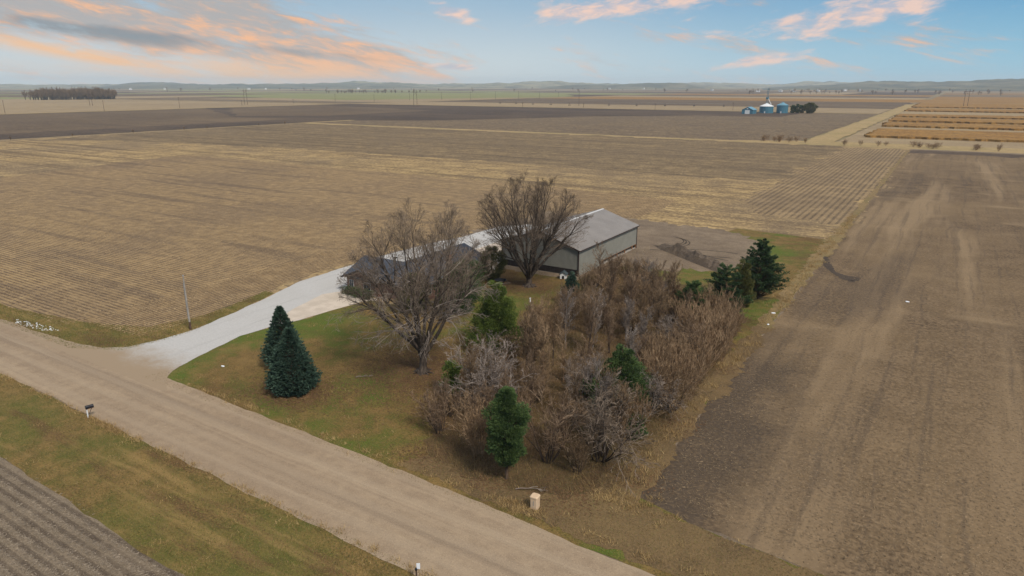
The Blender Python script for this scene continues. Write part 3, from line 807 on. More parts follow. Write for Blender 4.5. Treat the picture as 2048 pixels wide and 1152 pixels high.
bluff("hills", -22, 0, 8500, 11000, 110, 12.0, "hill")
bluff("hills", -13, 40, 4700, 7800, 105, 15.0, "hill_wood", .4)
bluff("hills", 30, 80, 5200, 8200, 90, 18.0, "hill")
bluff("hills", -125, -80, 8200, 11500, 60, 21.0, "hill")

# ------------------------------------------------------------------ machine shed
plain("steel_grey", C(134, 132, 122), .5, .06, .7, spec=.4)
plain("steel_roof", C(152, 146, 140), .55, .07, .35, spec=.4)
plain("steel_dark", C(46, 40, 38), .5, .12, 1.0, spec=.4)
plain("trim_brown", C(60, 48, 44), .5, .12, 1.0, spec=.4)
plain("white_metal", C(226, 226, 222), .4, .04, 1.0, spec=.5)
plain("ridge_metal", C(190, 188, 184), .5, .05, 1.0)
plain("timber", C(142, 100, 66), .85, .25, 3.0)
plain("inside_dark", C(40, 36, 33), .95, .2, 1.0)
plain("slab", C(160, 152, 140), .9, .12, 1.0)
X0, X1, Y0, Y1, EV, RG = -65.0, -49.8, 99.6, 124.8, 4.6, 7.05
XC = (X0 + X1) / 2
barn = thing("machine_shed", (XC, Y0, 0), "long grey steel machine shed with pale ribbed gable roof and dark base band", "shed")
def bl(mb, name, mat, p=None): return mb.build(name, mat, p or barn, (0, 0, 0))
hw = (X1 - X0) / 2; LN = Y1 - Y0
def gz(x): return EV + (RG - EV) * (1 - abs(x) / hw)
NP = 17; pw = 2 * hw / NP
def rib_panel(w_, zfun, x0, z0):
    """ribbed steel sheet in the xz plane, facing -y; four ribs"""
    m_ = MB(); xs = []
    for k in range(4):
        a = x0 + w_ * k / 4
        xs += [(a, 0), (a + w_ * .17, 0), (a + w_ * .19, -.03), (a + w_ * .23, -.03)]
    xs.append((x0 + w_ - .006, 0))
    v = [(x, y, z0) for x, y in xs] + [(x, y, zfun(x)) for x, y in xs]; n = len(xs)
    m_.add(v, [(i, i + 1, n + i + 1, n + i) for i in range(n - 1)])
    return m_
for k in range(NP):
    x0 = -hw + k * pw
    bl(rib_panel(pw, lambda x: gz(x) - .02, x0, 1.16), "wall_panel", "steel_grey")
    bl(rib_panel(pw, lambda x: 1.10, x0, .12), "wainscot_panel", "steel_dark")
    o = bl(rib_panel(pw, lambda x: gz(x) - .02, x0, .12), "wall_panel", "steel_grey"); o.rotation_euler = (0, 0, math.pi); o.location = (0, LN, 0)
me_e = me_w = None
NL = 28; pl = LN / NL
for k in range(NL):
    for side in (1, -1):
        z_low = .85 if side > 0 and k >= 10 else .12
        mb = rib_panel(pl, lambda x: EV - .03, 0, z_low)
        o = bl(mb, "wall_panel", "steel_grey")
        o.rotation_euler = (0, 0, math.pi / 2 * side); o.location = (hw * side, k * pl if side > 0 else (k + 1) * pl, 0)
sl = math.hypot(hw + .35, (RG - EV) * (hw + .35) / hw); tilt = math.atan2(RG - EV, hw)
me_r = None
for side in (1, -1):
    for k in range(NL + 1):
        w_ = LN + .5; wd = w_ / (NL + 1)
        if me_r is None:
            mb = MB(); xs = []
            for q in range(4):
                a = wd * q / 4; xs += [(a, 0), (a + wd * .17, 0), (a + wd * .195, .06), (a + wd * .235, .06)]
            xs.append((wd - .006, 0)); n = len(xs)
            mb.add([(0, x, z) for x, z in xs] + [(sl, x, z) for x, z in xs], [(i, n + i, n + i + 1, i + 1) for i in range(n - 1)])
            o = bl(mb, "roof_panel", "steel_roof"); me_r = o.data
        else:
            o = link("roof_panel", me_r, None, barn)
        y = -.25 + k * wd
        if side > 0:
            o.location = (0, y, RG + .06); o.rotation_euler = (0, tilt, 0)
        else:
            o.location = (0, y + wd, RG + .06); o.rotation_euler = (0, tilt, math.pi)
            o.rotation_mode = 'XYZ'
            o.rotation_euler = (0, tilt, math.pi)
zc = RG + .11
mb = MB()
for s in (1, -1): mb.prism([(0, -.3, zc), (s * .28, -.3, zc - .28 * (RG - EV) / hw), (s * .28, -.3, zc - .28 * (RG - EV) / hw + .02), (0, -.3, zc + .035)], (0, LN + .6, 0))
bl(mb, "ridge_cap", "ridge_metal")
for yy in (-.30, LN + .26):
    for s in (1, -1):
        mb = MB(); e = hw + .36; ze = EV - (RG - EV) / hw * .36
        mb.prism([(0, yy, RG - .13), (s * e, yy, ze - .13), (s * e, yy, ze + .09), (0, yy, RG + .09)], (0, .045, 0))
        bl(mb, "rake_trim", "trim_brown")
for s in (1, -1):
    e = hw + .34; ze = EV - (RG - EV) / hw * .34
    bl(MB().box(min(s * e, s * (e + .10)), max(s * e, s * (e + .10)), -.25, LN + .25, ze - .12, ze + .01), "gutter", "trim_brown")
for s in (1, -1):
    for yy in (-.05, LN - .05):
        bl(MB().box(s * hw - .09, s * hw + .09, yy - .04, yy + .14, .0, EV - .05), "corner_trim", "trim_brown")
bl(MB().box(hw - .12, hw - .02, 10 * pl, LN - .1, .74, .95), "header_beam", "timber")
for k in (10, 14, 18, 22, 26, 28):
    bl(MB().box(hw - .18, hw - .02, k * pl - .1 - (.1 if k == NL else 0), k * pl + .1 - (.1 if k == NL else 0), -.2, .80), "post", "timber")
bl(MB().box(-hw + .02, hw - .02, .02, LN - .02, -.2, .10), "floor_slab", "slab")
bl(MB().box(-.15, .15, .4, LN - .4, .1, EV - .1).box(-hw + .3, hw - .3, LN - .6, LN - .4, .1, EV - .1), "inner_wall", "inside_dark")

# ------------------------------------------------------------------ dog house
plain("white_paint", C(216, 216, 212), .6, .06, 2.0)
plain("shingle_dark", C(62, 72, 74), .9, .2, 5.0, obj=True)
plain("black_hole", C(20, 18, 18), .95, .1)
dog = thing("dog_house", (-51.4, 97.4, .03), "small white dog house with dark shingle roof against the shed wall", "dog house", rz=.35)
dmb = MB(); dmb.prism([(-.5, -.62, .05), (.5, -.62, .05), (.5, -.62, .80), (0, -.62, 1.18), (-.5, -.62, .80)], (0, 1.24, 0))
dmb.build("walls", "white_paint", dog)
MB().prism([(-.2, -.626, .06), (.2, -.626, .06), (.2, -.626, .5), (.12, -.626, .6), (-.12, -.626, .6), (-.2, -.626, .5)], (0, .003, 0)).build("doorway", "black_hole", dog)
for s in (1, -1):
    MB().prism([(0, -.76, 1.20), (s * .68, -.76, .70), (s * .68, -.76, .76), (0, -.76, 1.27)], (0, 1.52, 0)).build("roof_slope", "shingle_dark", dog)
MB().box(-.5, .5, -.62, .62, -.03, .05).build("base", "timber", dog)

# ------------------------------------------------------------------ house
def shingles(name, a, b_):
    mt, t, b = new_mat(name)
    p = pos(t); ax = axes(t, p)
    br = t.new("ShaderNodeTexBrick"); br.offset = .5
    t.put(br.inputs["Vector"], t.comb(t.m('ADD', ax[0], ax[1]), t.m('MULTIPLY', ax[2], 2.6), 0.0))
    br.inputs["Scale"].default_value = 1.0; br.inputs["Brick Width"].default_value = .32; br.inputs["Row Height"].default_value = .14
    br.inputs["Mortar Size"].default_value = .006
    br.inputs["Color1"].default_value = (*a, 1); br.inputs["Color2"].default_value = (*b_, 1); br.inputs["Mortar"].default_value = (*[v * .5 for v in a], 1)
    n_ = t.noise(p, .5, 4)
    finish(t, b, t.mix(t.ramp(n_, .3, .7, 0, .35), br.outputs[0], tuple(v * 1.5 for v in a)), .9, br.outputs[1], .01, .5, spec=.2)
shingles("roof_shingle", C(62, 66, 73), C(80, 84, 92))
def brickmat(name):
    mt, t, b = new_mat(name)
    p = pos(t); ax = axes(t, p)
    br = t.new("ShaderNodeTexBrick")
    t.put(br.inputs["Vector"], t.comb(t.m('ADD', ax[0], ax[1]), ax[2], 0.0))
    br.inputs["Scale"].default_value = 1.0; br.inputs["Brick Width"].default_value = .21; br.inputs["Row Height"].default_value = .075
    br.inputs["Mortar Size"].default_value = .008; br.inputs["Bias"].default_value = -.1
    br.inputs["Color1"].default_value = (*C(122, 84, 70), 1); br.inputs["Color2"].default_value = (*C(98, 66, 56), 1); br.inputs["Mortar"].default_value = (*C(140, 124, 112), 1)
    finish(t, b, br.outputs[0], .9, br.outputs[1], .01, .5, spec=.2)
brickmat("brick")
plain("fascia", C(56, 46, 42), .6, .15, 2.0)
plain("window_frame", C(190, 186, 180), .5, .06, 2.0)
mtg, tg, bgl = new_mat("glass"); finish(tg, bgl, C(40, 48, 56), .08, spec=.6)
house = thing("brick_house", (-68.5, 82, 0), "low brick ranch house with dark shingle roof behind the big bare tree", "house")
hx, hy = -68.5, 82.0
def hb(mb, name, mat, p=None): return mb.build(name, mat, p or house)
def L(x, y, z): return (x - hx, y - hy, z)
EH = 2.55; RH = 4.75
# main wing (ridge north-south) x -74.3..-62.7, y 73.4..92.4 ; west wing (ridge east-west) x -76.6..-68.5, y 73.0..82.4
hb(MB().box(-74.1 - hx, -62.9 - hx, 73.6 - hy, 92.2 - hy, -.1, EH), "wall", "brick")
hb(MB().box(-76.4 - hx, -74.05 - hx, 73.0 - hy, 82.2 - hy, -.1, EH), "wall", "brick")
g1 = MB().prism([L(-74.1, 92.2, EH), L(-62.9, 92.2, EH), L(-68.5, 92.2, RH - .15)], (0, -.12, 0)); hb(g1, "gable", "brick")
g2 = MB().prism([L(-76.4, 73.0, EH), L(-76.4, 82.2, EH), L(-76.4, 77.6, RH - .25)], (.12, 0, 0)); hb(g2, "gable", "brick")
g3 = MB().prism([L(-76.4, 72.75, 0), L(-70.2, 72.75, 0), L(-70.2, 72.75, EH), L(-73.3, 72.75, 3.75), L(-76.4, 72.75, EH)], (0, .9, 0)); hb(g3, "front_gable", "brick")
def slope(name, pts, th=.14):
    a, b_, c = [Vector(L(*p)) for p in pts[:3]]; n_ = (b_ - a).cross(c - a).normalized()
    if n_.z < 0: n_ = -n_
    return hb(MB().prism([L(*p) for p in pts], tuple(n_ * th)), name, "roof_shingle")
E2 = EH - .12
roof_e = slope("roof", [(-62.3, 73.0, E2), (-62.3, 92.9, E2), (-68.5, 92.9, RH), (-68.5, 78.6, RH)])
slope("roof", [(-74.7, 92.9, E2), (-74.7, 80.5, E2), (-68.5, 78.6, RH), (-68.5, 92.9, RH)])
slope("roof", [(-74.7, 73.0, E2), (-62.3, 73.0, E2), (-68.5, 78.6, RH)])
slope("roof", [(-77.1, 72.5, E2), (-70.0, 72.5, E2), (-68.0, 77.6, RH - .12), (-77.1, 77.6, RH - .12)])
slope("roof", [(-77.1, 82.7, E2), (-70.0, 82.7, E2), (-68.0, 77.6, RH - .12), (-77.1, 77.6, RH - .12)])
slope("porch_roof", [(-77.0, 72.2, E2 + .03), (-73.3, 72.2, 3.92), (-73.3, 76.6, 3.92), (-77.0, 73.2, E2 + .03)], .12)
slope("porch_roof", [(-69.6, 72.2, E2 + .03), (-73.3, 72.2, 3.92), (-73.3, 76.6, 3.92), (-69.6, 73.2, E2 + .03)], .12)
for s, xe in ((1, -69.55), (-1, -77.05)):
    hb(MB().prism([L(-73.3, 72.14, 3.76), L(xe, 72.14, E2 - .12), L(xe, 72.14, E2 + .10), L(-73.3, 72.14, 4.06)], (0, .05, 0)), "rake_board", "fascia")
hb(MB().prism([L(-77.16, 72.5, E2 - .02), L(-77.16, 77.6, RH - .16), L(-77.16, 77.6, RH + .04), L(-77.16, 72.5, E2 + .16)], (.05, 0, 0)), "rake_board", "fascia")
hb(MB().box(-62.3 - hx, -62.2 - hx, 73.0 - hy, 92.9 - hy, E2 - .02, E2 + .12), "gutter", "fascia")
def window(x, y, w_, z0, z1, face):
    m_ = MB()
    if face == 's': m_.box(x - w_ / 2 - hx, x + w_ / 2 - hx, y - .06 - hy, y + .03 - hy, z0, z1)
    else: m_.box(x - .03 - hx, x + .06 - hx, y - w_ / 2 - hy, y + w_ / 2 - hy, z0, z1)
    f = hb(m_, "window", "window_frame")
    m_ = MB(); i = .07
    for q in (0, 1):
        a = -w_ / 2 + i + q * (w_ / 2 - i / 2); b_ = a + w_ / 2 - 1.5 * i
        if face == 's': m_.box(x + a - hx, x + b_ - hx, y - .07 - hy, y - .05 - hy, z0 + i, z1 - i)
        else: m_.box(x + .05 - hx, x + .07 - hx, y + a - hy, y + b_ - hy, z0 + i, z1 - i)
    hb(m_, "pane", "glass", f)
window(-75.4, 72.75, .9, .9, 2.1, 's'); window(-72.2, 72.75, 1.5, .9, 2.1, 's')
for yy in (76, 80, 84.5, 89): window(-62.9, yy, 1.5, .9, 2.1, 'e')
vent = MB().lathe([(.10, -.3), (.10, .35), (.26, .37), (.26, .55), (.05, .62)], 10, L(-70.6, 77.6, RH)); hb(vent, "roof_vent", "black_hole")
hb(MB().box(-65.6 - hx, -65.0 - hx, 84 - hy, 84.8 - hy, 3.2, 4.9), "chimney", "brick")

# ------------------------------------------------------------------ small things round the yard
plain("pole_wood", C(146, 138, 128), .9, .2, 2.0, obj=True)
plain("pole_dark", C(84, 66, 54), .9, .2, 2.0, obj=True)
plain("black_paint", C(24, 26, 32), .4, .15, 3.0, spec=.5)
plain("tan_plastic", C(206, 178, 146), .55, .05, 2.0)
plain("grey_metal", C(150, 152, 154), .4, .1, 2.0, metal=.4)
plain("white_plastic", C(232, 234, 236), .4, .04, 2.0)
pole = thing("utility_pole", (-81.3, 49.1, 0), "tall weathered grey utility pole beside the gravel driveway entrance", "pole")
MB().bar((0, 0, 1.1), (.0, 0, 7.4), .12, .085, 10).build("shaft", "pole_wood", pole)
MB().bar((0, 0, -.3), (0, 0, 1.1), .15, .135, 10).build("butt", "pole_dark", pole)
MB().box(-.04, .04, -.14, -.09, 1.5, 6.4).build("conduit", "grey_metal", pole)
MB().lathe([(.09, 7.4), (.10, 7.43), (.03, 7.5)], 10).build("cap", "grey_metal", pole)

mail = thing("mailbox", (-66.7, 28.9, 0), "black mailbox on a pale post at the road edge", "mailbox", rz=-.25)
mb = MB(); n = 10; prof = [(-.15, 0), (.15, 0)] + [(.15 * math.cos(k * math.pi / n), .16 + .15 * math.sin(k * math.pi / n)) for k in range(n + 1)]
mb.prism([(x, -.34, 1.02 + z) for x, z in prof], (0, .68, 0)); mb.build("box", "black_paint", mail)
MB().prism([(x * 1.05, .34, 1.01 + z * 1.03) for x, z in prof], (0, .025, 0)).build("door", "black_paint", mail)
MB().box(-.05, .05, -.30, -.20, -.2, 1.03).build("post", "white_paint", mail)
MB().bar((0, -.22, .25), (0, .22, 1.0), .03).build("brace", "pole_dark", mail)
MB().box(-.14, .14, -.32, .32, .985, 1.02).build("mounting_board", "timber", mail)
MB().box(.155, .175, -.05, .0, 1.1, 1.36).build("flag", "trim_brown", mail)

mk = thing("marker_post", (-25.1, 28.1, 0), "dark marker post with white reflector at the bottom edge of the road", "post", rz=.6)
MB().box(-.05, .05, -.05, .05, -.2, .92).build("post", "pole_dark", mk)
MB().lathe([(.085, .90), (.09, .98), (.05, 1.06), (.0, 1.08)], 10, closed=False).build("cap", "black_paint", mk)
MB().box(.03, .26, -.012, .012, .98, 1.40).build("reflector", "white_plastic", mk)
MB().bar((.14, 0, .86), (.14, 0, 1.45), .012).build("rod", "grey_metal", mk)

bx = thing("utility_box", (-22.7, 39.2, 0), "tan plastic utility pedestal box standing on the roadside verge", "utility box", rz=.1)
n = 8
def rrect(a, b_, c): return [(a - c, -b_), (a, -b_ + c), (a, b_ - c), (a - c, b_), (-a + c, b_), (-a, b_ - c), (-a, -b_ + c), (-a + c, -b_)]
MB().prism([(x, y, -.1) for x, y in rrect(.30, .30, .07)], (0, 0, 1.06)).build("body", "tan_plastic", bx)
mb = MB(); a = rrect(.33, .33, .08); b_ = rrect(.27, .27, .08)
mb.add([(x, y, .96) for x, y in a] + [(x, y, 1.06) for x, y in a] + [(x, y, 1.12) for x, y in b_],
       [(i, (i + 1) % n, n + (i + 1) % n, n + i) for i in range(n)] + [(n + i, n + (i + 1) % n, 2 * n + (i + 1) % n, 2 * n + i) for i in range(n)] + [tuple(range(2 * n, 3 * n)), tuple(range(n))[::-1]])
mb.build("lid", "tan_plastic", bx)
MB().box(-.02, .02, -.318, -.30, .35, .75).build("latch", "grey_metal", bx)

pp = thing("standpipe", (-49.4, 83.2, 0), "small white capped pipe standing in the dry lawn by the shed tree", "pipe")
MB().lathe([(.08, -.2), (.08, .55)], 10).build("pipe", "white_plastic", pp); MB().lathe([(.12, .55), (.12, .68), (.06, .72)], 10).build("cap", "white_plastic", pp)

fp = thing("fire_bowl", (-58.2, 88.6, 0), "black metal fire bowl on legs beside the dark evergreen by the house", "fire bowl")
MB().lathe([(.15, .42), (.6, .58), (.95, .85), (1.0, .86), (.62, .52), (.15, .36)], 18, closed=False).build("bowl", "black_paint", fp)
for k in range(3): MB().bar((.75 * math.cos(k * 2.1), .75 * math.sin(k * 2.1), -.03), (.45 * math.cos(k * 2.1), .45 * math.sin(k * 2.1), .56), .035).build("leg", "black_paint", fp)

def stick(name, loc, rz, L_, label):
    g_ = Grower(int(abs(loc[0]) * 10)); sp = {0: (6, .12, 0, 5, .3, .6, .4, .6), 1: (3, .15, 0, 0, 0, 0, 0, 0), 'rmin': .018}
    g_.branch(Vector((0, 0, .12)), Vector((1, 0, 0)), L_, .05, sp, 0)
    P_ = [([(x, y, max(.04, min(z, .35))) for x, y, z in p], r) for l in g_.lv.values() for p, r in l]
    return tag(link(name, tube_mesh(name, P_, 5), "grey_twig", None, loc, rz), label, "branch")
stick("fallen_branch", (-51.6, 49.4, 0), .9, 1.9, "short fallen branch lying on the lawn left of the big tree")
stick("fallen_branch", (-25.2, 40.4, 0), .5, 2.6, "pale crooked fallen branch at the foot of the roadside cedar")
def scrap(loc, s, label, rz):
    r_ = random.Random(int(loc[1] * 7)); m_ = MB(); k = 7
    top = [(s * (1 + .4 * r_.random()) * math.cos(i * 6.283 / k), .5 * s * (1 + .5 * r_.random()) * math.sin(i * 6.283 / k), .03 + .08 * r_.random()) for i in range(k)]
    m_.add([(x, y, -.01) for x, y, _ in top] + top + [(0, 0, .12)], [(i, (i + 1) % k, k + (i + 1) % k, k + i) for i in range(k)] + [(k + i, k + (i + 1) % k, 2 * k) for i in range(k)])
    tag(m_.build("plastic_scrap", "white_plastic", None, loc, rz), label, "litter", "scraps of white plastic")
scrap((-17.7, 97.2, .03), .28, "larger white plastic scrap at the thicket side of the ploughed field", .4)
scrap((-17.2, 91.8, .03), .18, "small white plastic scrap at the dry grass field margin", 1.0)
scrap((-2.0, 113.4, .01), .24, "lone white plastic scrap out on the ploughed field", .2)
scrap((-66.8, 43.6, .02), .18, "small white scrap on the lawn left of the blue spruces", .3)
# pale broken rock in the verge by the road
rk = MB(); rr_ = random.Random(4)
for k in range(80):
    q = rr_.random(); x = -104.5 + 8.2 * q + rr_.gauss(0, .5); y = 38.35 + 1.0 * q + rr_.gauss(0, .36); s = rr_.uniform(.06, .17)
    pts = [(x + s * rr_.uniform(.6, 1.2) * math.cos(a), y + s * rr_.uniform(.5, 1.1) * math.sin(a)) for a in (0, 1.25, 2.5, 3.8, 5.0)]
    rk.add([(a, b_, -.02) for a, b_ in pts] + [(x + (a - x) * .7, y + (b_ - y) * .7, s * rr_.uniform(.35, .6)) for a, b_ in pts],
           [(i, (i + 1) % 5, 5 + (i + 1) % 5, 5 + i) for i in range(5)] + [(5, 6, 7, 8, 9)])
plain("pale_rock", C(208, 208, 204), .9, .12, 2.0)
tag(rk.build("rock_rubble", "pale_rock"), "patch of pale broken rock in the grass beside the road", "rock", kind="stuff")
# dirt berm at the north side of the thicket
V_ = []; F_ = []; nu, nv = 34, 12
for i in range(nu + 1):
    for j in range(nv + 1):
        u, v = i / nu, j / nv
        x = -46.5 + 17.5 * u; y = 129.5 - 13.5 * u + 5.0 * (v - .5)
        hgt_ = 1.9 * math.sin(math.pi * v) * math.sin(math.pi * min(1, u * 1.02)) ** .5 * (.75 + .6 * mnoise.noise((x * .35, y * .35, 2)) + .3 * mnoise.noise((x * 1.3, y * 1.3, 5)))
        V_.append((x, y, .0 + max(-.05, hgt_)))
for i in range(nu):
    for j in range(nv):
        a = i * (nv + 1) + j; F_.append((a, a + nv + 1, a + nv + 2, a + 1))
me = bpy.data.meshes.new("dirt_mound"); me.from_pydata(V_, [], F_); me.update()
tag(link("dirt_mound", me, "mound_soil"), "low ridge of heaped brown soil behind the thicket", "soil heap")
# ------------------------------------------------------------------ trees
bare_tree("maple_tree", (-46.4, 54.6, 0), .4, 21, 18.6, 8.4, 12, 44, .52, 2.6, "maple_twig_tan", "huge many-stemmed bare tree with tangled low shoots standing on the lawn before the house")
bare_tree("maple_tree", (-53.8, 90.3, 0), 2.0, 34, 17.6, 9.2, 18, 0, .55, 2.0, "maple_twig", "vase-shaped bare tree with a clean fan of limbs before the grey shed")
bare_tree("maple_tree", (-55.2, 70.6, 0), 1.1, 55, 16.4, 4.4, 5, 0, .30, 2.6, "maple_twig_tan", "slimmer bare tree rising beside the house, behind the huge one")
spruce("blue_spruce", (-54.7, 43.5, 0), 6.9, 2.45, 3, "dense blue-green spruce in front, nearest the road on the lawn", 6400)
spruce("blue_spruce", (-61.0, 47.6, 0), 7.0, 2.1, 5, "blue-green spruce half hidden behind the nearer spruce", 5200)
cedar("cedar_tree", (-43.4, 64.9, 0), 9.6, 3.3, 7, "bright yellow-green pyramidal cedar between the big tree and the thicket", "cedar_needles", .0, 170, 150, .8, size=.19)
cedar("cedar_tree", (-26.7, 41.4, 0), 8.0, 1.38, 8, "tall narrow dark green cedar with bare lower trunk beside the road", "cedar_dark", .2, 70, 210, .6, "column", size=.18)
cedar("cedar_tree", (-24.2, 58.6, 0), 7.2, 3.4, 9, "open pyramidal cedar in the middle of the thicket's field side", "cedar_dark", .02, 120, 140, .9, size=.19)
cedar("cedar_tree", (-43.6, 85.2, 0), 5.6, 1.25, 10, "small blue-green cedar at the thicket corner by the shed", "spruce_needles", .0, 54, 120, .8, size=.19)
cedar("cedar_tree", (-40.3, 51.8, 0), 3.4, 1.0, 11, "small sparse cedar at the lawn edge of the thicket", "cedar_needles", .1, 26, 55, .6, "round", gap=.3)
cedar("cedar_tree", (-20.4, 53.4, 0), 2.2, .8, 12, "knee-high scrubby cedar at the ploughed field edge below the thicket", "cedar_dark", .0, 16, 50, .6, "round", gap=.3)
cedar("pine_tree", (-23.2, 91.5, 0), 8.4, 3.3, 13, "full dark green pine at the field side of the thicket", "pine_needles", .05, 170, 110, .55, "cone", gap=.1, size=.2, plates=True)
cedar("pine_tree", (-26.2, 87.4, 0), 6.6, 2.7, 14, "lower bushy pine crowded in front of the full dark pine", "cedar_dark", .05, 140, 100, .55, "cone", gap=.1, size=.2, plates=True)
cedar("pine_tree", (-22.6, 98.4, 0), 7.6, 1.8, 15, "slim olive green cedar squeezed between the two tallest pines", "bronze_needles", .0, 70, 130, .7, size=.2)
cedar("pine_tree", (-21.2, 103.0, 0), 10.4, 4.5, 16, "tallest open-branched pine with a pointed top at the thicket's far corner", "pine_needles", .12, 210, 110, .95, "cone", gap=.05, size=.2, plates=True)
cedar("juniper", (-55.6, 74.2, 0), 6.6, 2.8, 17, "broad dark juniper hugging the east side of the house", "cedar_dark", .0, 85, 140, .6, "round", size=.19)
cedar("juniper", (-58.8, 80.0, 0), 5.6, 2.4, 18, "dark juniper beside the house wall, behind the broad one", "cedar_dark", .0, 60, 140, .6, "round", size=.19)
cedar("juniper", (-61.0, 90.2, 0), 5.4, 1.9, 19, "bronze-green juniper at the north corner of the house", "bronze_needles", .0, 55, 140, .6, "round", size=.19)
cedar("juniper", (-60.6, 70.4, 0), 5.4, 1.9, 20, "olive juniper in front of the house roof, behind the big tree", "bronze_needles", .0, 52, 140, .6, "round", size=.19)
for i, (x, y, r_, h_) in enumerate(((-75.0, 71.6, .9, 1.2), (-73.0, 71.4, 1.0, 1.4), (-71.0, 71.5, .9, 1.3))):
    cedar("foundation_shrub", (x, y, 0), h_, r_, 40 + i, "low dark evergreen shrub against the brick front gable, " + ("leftmost", "middle", "rightmost")[i] + " of three", "cedar_dark", .0, 16, 45, .6, "round", group="shrubs under the brick gable", size=.16)["category"] = "shrub"

# ------------------------------------------------------------------ thicket
protos = {k: [shrub_proto(s0 + i * 17, k) for i in range(n_)] for k, s0, n_ in (("vase", 101, 3), ("arching", 205, 2), ("sapling", 307, 3), ("wand", 409, 2))}
def shrub(kind, x, y, sc, mat, label, name, cat="shrub", group=None, var=None, sz=1.0):
    st, tw = protos[kind][(var if var is not None else trng.randrange(9)) % len(protos[kind])]
    t = thing(name, (x, y, 0), label, cat, group, trng.uniform(0, 6.28))
    t.scale = (sc, sc, sc * sz)
    a = link("stems", st, None, t); b_ = link("twigs", tw, None, t)
    for o, m_ in ((a, mat[0]), (b_, mat[1])):
        if not o.data.materials: o.data.materials.append(MATS[m_])
        o.material_slots[0].link = 'OBJECT'; o.material_slots[0].material = MATS[m_]
    return t
trng = random.Random(77)
plain("stem_bark", C(66, 54, 46), .95, .3, 4.0)
plain("stem_grey", C(128, 118, 110), .95, .3, 4.0)
plain("stem_tan", C(140, 112, 84), .95, .3, 4.0)
BR, RD, GR, TN = ("stem_bark", "brown_twig"), ("stem_bark", "red_twig"), ("stem_grey", "grey_twig"), ("stem_tan", "tan_twig")
shrub("arching", -35.6, 51.6, 1.12, GR, "large pale grey arching shrub at the lawn side, left of the roadside cedar", "bare_shrub", var=0, sz=1.1)
shrub("arching", -21.6, 48.2, 1.25, ("stem_bark", "maple_twig_tan"), "broad mounded bare bush at the thicket's near corner by the ploughed field", "bare_shrub", var=1, sz=.95)
shrub("vase", -25.2, 45.6, 1.1, RD, "upright reddish bare shrub just right of the roadside cedar", "bare_shrub", var=0)
shrub("vase", -36.2, 44.6, .85, RD, "low reddish-brown bare shrub at the thicket's lawn corner nearest the road", "bare_shrub", var=1, sz=.85)
def seg_d(p, poly):
    best = 1e9
    for i in range(len(poly)):
        a = Vector(poly[i]); b_ = Vector(poly[(i + 1) % len(poly)]); q = Vector(p)
        t_ = max(0, min(1, (q - a).dot(b_ - a) / (b_ - a).length_squared)); best = min(best, (a + (b_ - a) * t_ - q).length)
    return best
taken = [(-35.6, 52), (-21.6, 48.2), (-25.2, 45.6), (-36.2, 44.6), (-26.7, 41.4)]
ever = [(-43.4, 64.9, 2.6), (-24.2, 58.6, 1.8), (-43.6, 85.2, 1.2), (-23, 92, 2.2), (-25.8, 88.4, 1.8), (-22.6, 98.4, 1.5), (-21.2, 103, 3.0), (-40.3, 51.8, 1.0), (-26.7, 41.4, 1.4)]
cnt = 0; tries = 0
while cnt < 108 and tries < 9000:
    tries += 1
    x = trng.uniform(-48, -18.5); y = trng.uniform(42, 114)
    if not inside(THICKET, np.array([[x, y]]))[0]: continue
    ed = seg_d((x, y), THICKET)
    if ed < 1.0: continue
    dmin = 2.25 if cnt < 90 else 1.6
    if any((x - a) ** 2 + (y - b_) ** 2 < dmin ** 2 for a, b_ in taken) or any((x - a) ** 2 + (y - b_) ** 2 < r_ ** 2 for a, b_, r_ in ever): continue
    taken.append((x, y)); cnt += 1
    east = x > -25.5 and 52 < y < 90
    q = trng.random(); lawn_side = x < -38 + (y - 45) * -.07 and ed < 5
    if y < 54: zone = "at the road end of the thicket"
    elif lawn_side: zone = "on the lawn side of the thicket"
    elif east: zone = "on the ploughed-field side of the thicket"
    elif y > 98: zone = "at the shed end of the thicket"
    elif x > -29 and y > 80: zone = "beside the pines of the thicket"
    elif y < 70: zone = "in the nearer middle of the thicket"
    elif y < 84: zone = "in the centre of the thicket"
    else: zone = "in the farther middle of the thicket"
    low = .78 if lawn_side else .8 if y > 92 else 1.0
    if east and ed < 5 and q < .75:
        shrub("wand", x, y, trng.uniform(.85, 1.2), TN, "tan willowy bare shrub " + zone, "willow_shrub", group="tan shrubs " + zone)
    elif q < .50 and ed > 2.2 and not lawn_side:
        cn, m_ = trng.choice((("brown", BR), ("tan", TN), ("grey", GR), ("reddish", RD)))
        shrub("sapling", x, y, trng.uniform(.66, 1.0) * low, m_, cn + " slender bare young tree " + zone, "bare_sapling", "tree", cn + " young trees " + zone)
    elif q < .80:
        cn, m_ = trng.choice((("reddish", RD), ("reddish", RD), ("brown", BR), ("tan", TN)))
        shrub("vase", x, y, trng.uniform(.6, .95) * low, m_, cn + " upright twiggy bare shrub " + zone, "bare_shrub", group=cn + " shrubs " + zone, sz=trng.uniform(.85, 1.1))
    else:
        cn, m_ = trng.choice((("grey", GR), ("brown", BR)))
        shrub("arching", x, y, trng.uniform(.55, .85) * low, m_, cn + " arching bare bush " + zone, "arching_shrub", group=cn + " arching bushes " + zone)

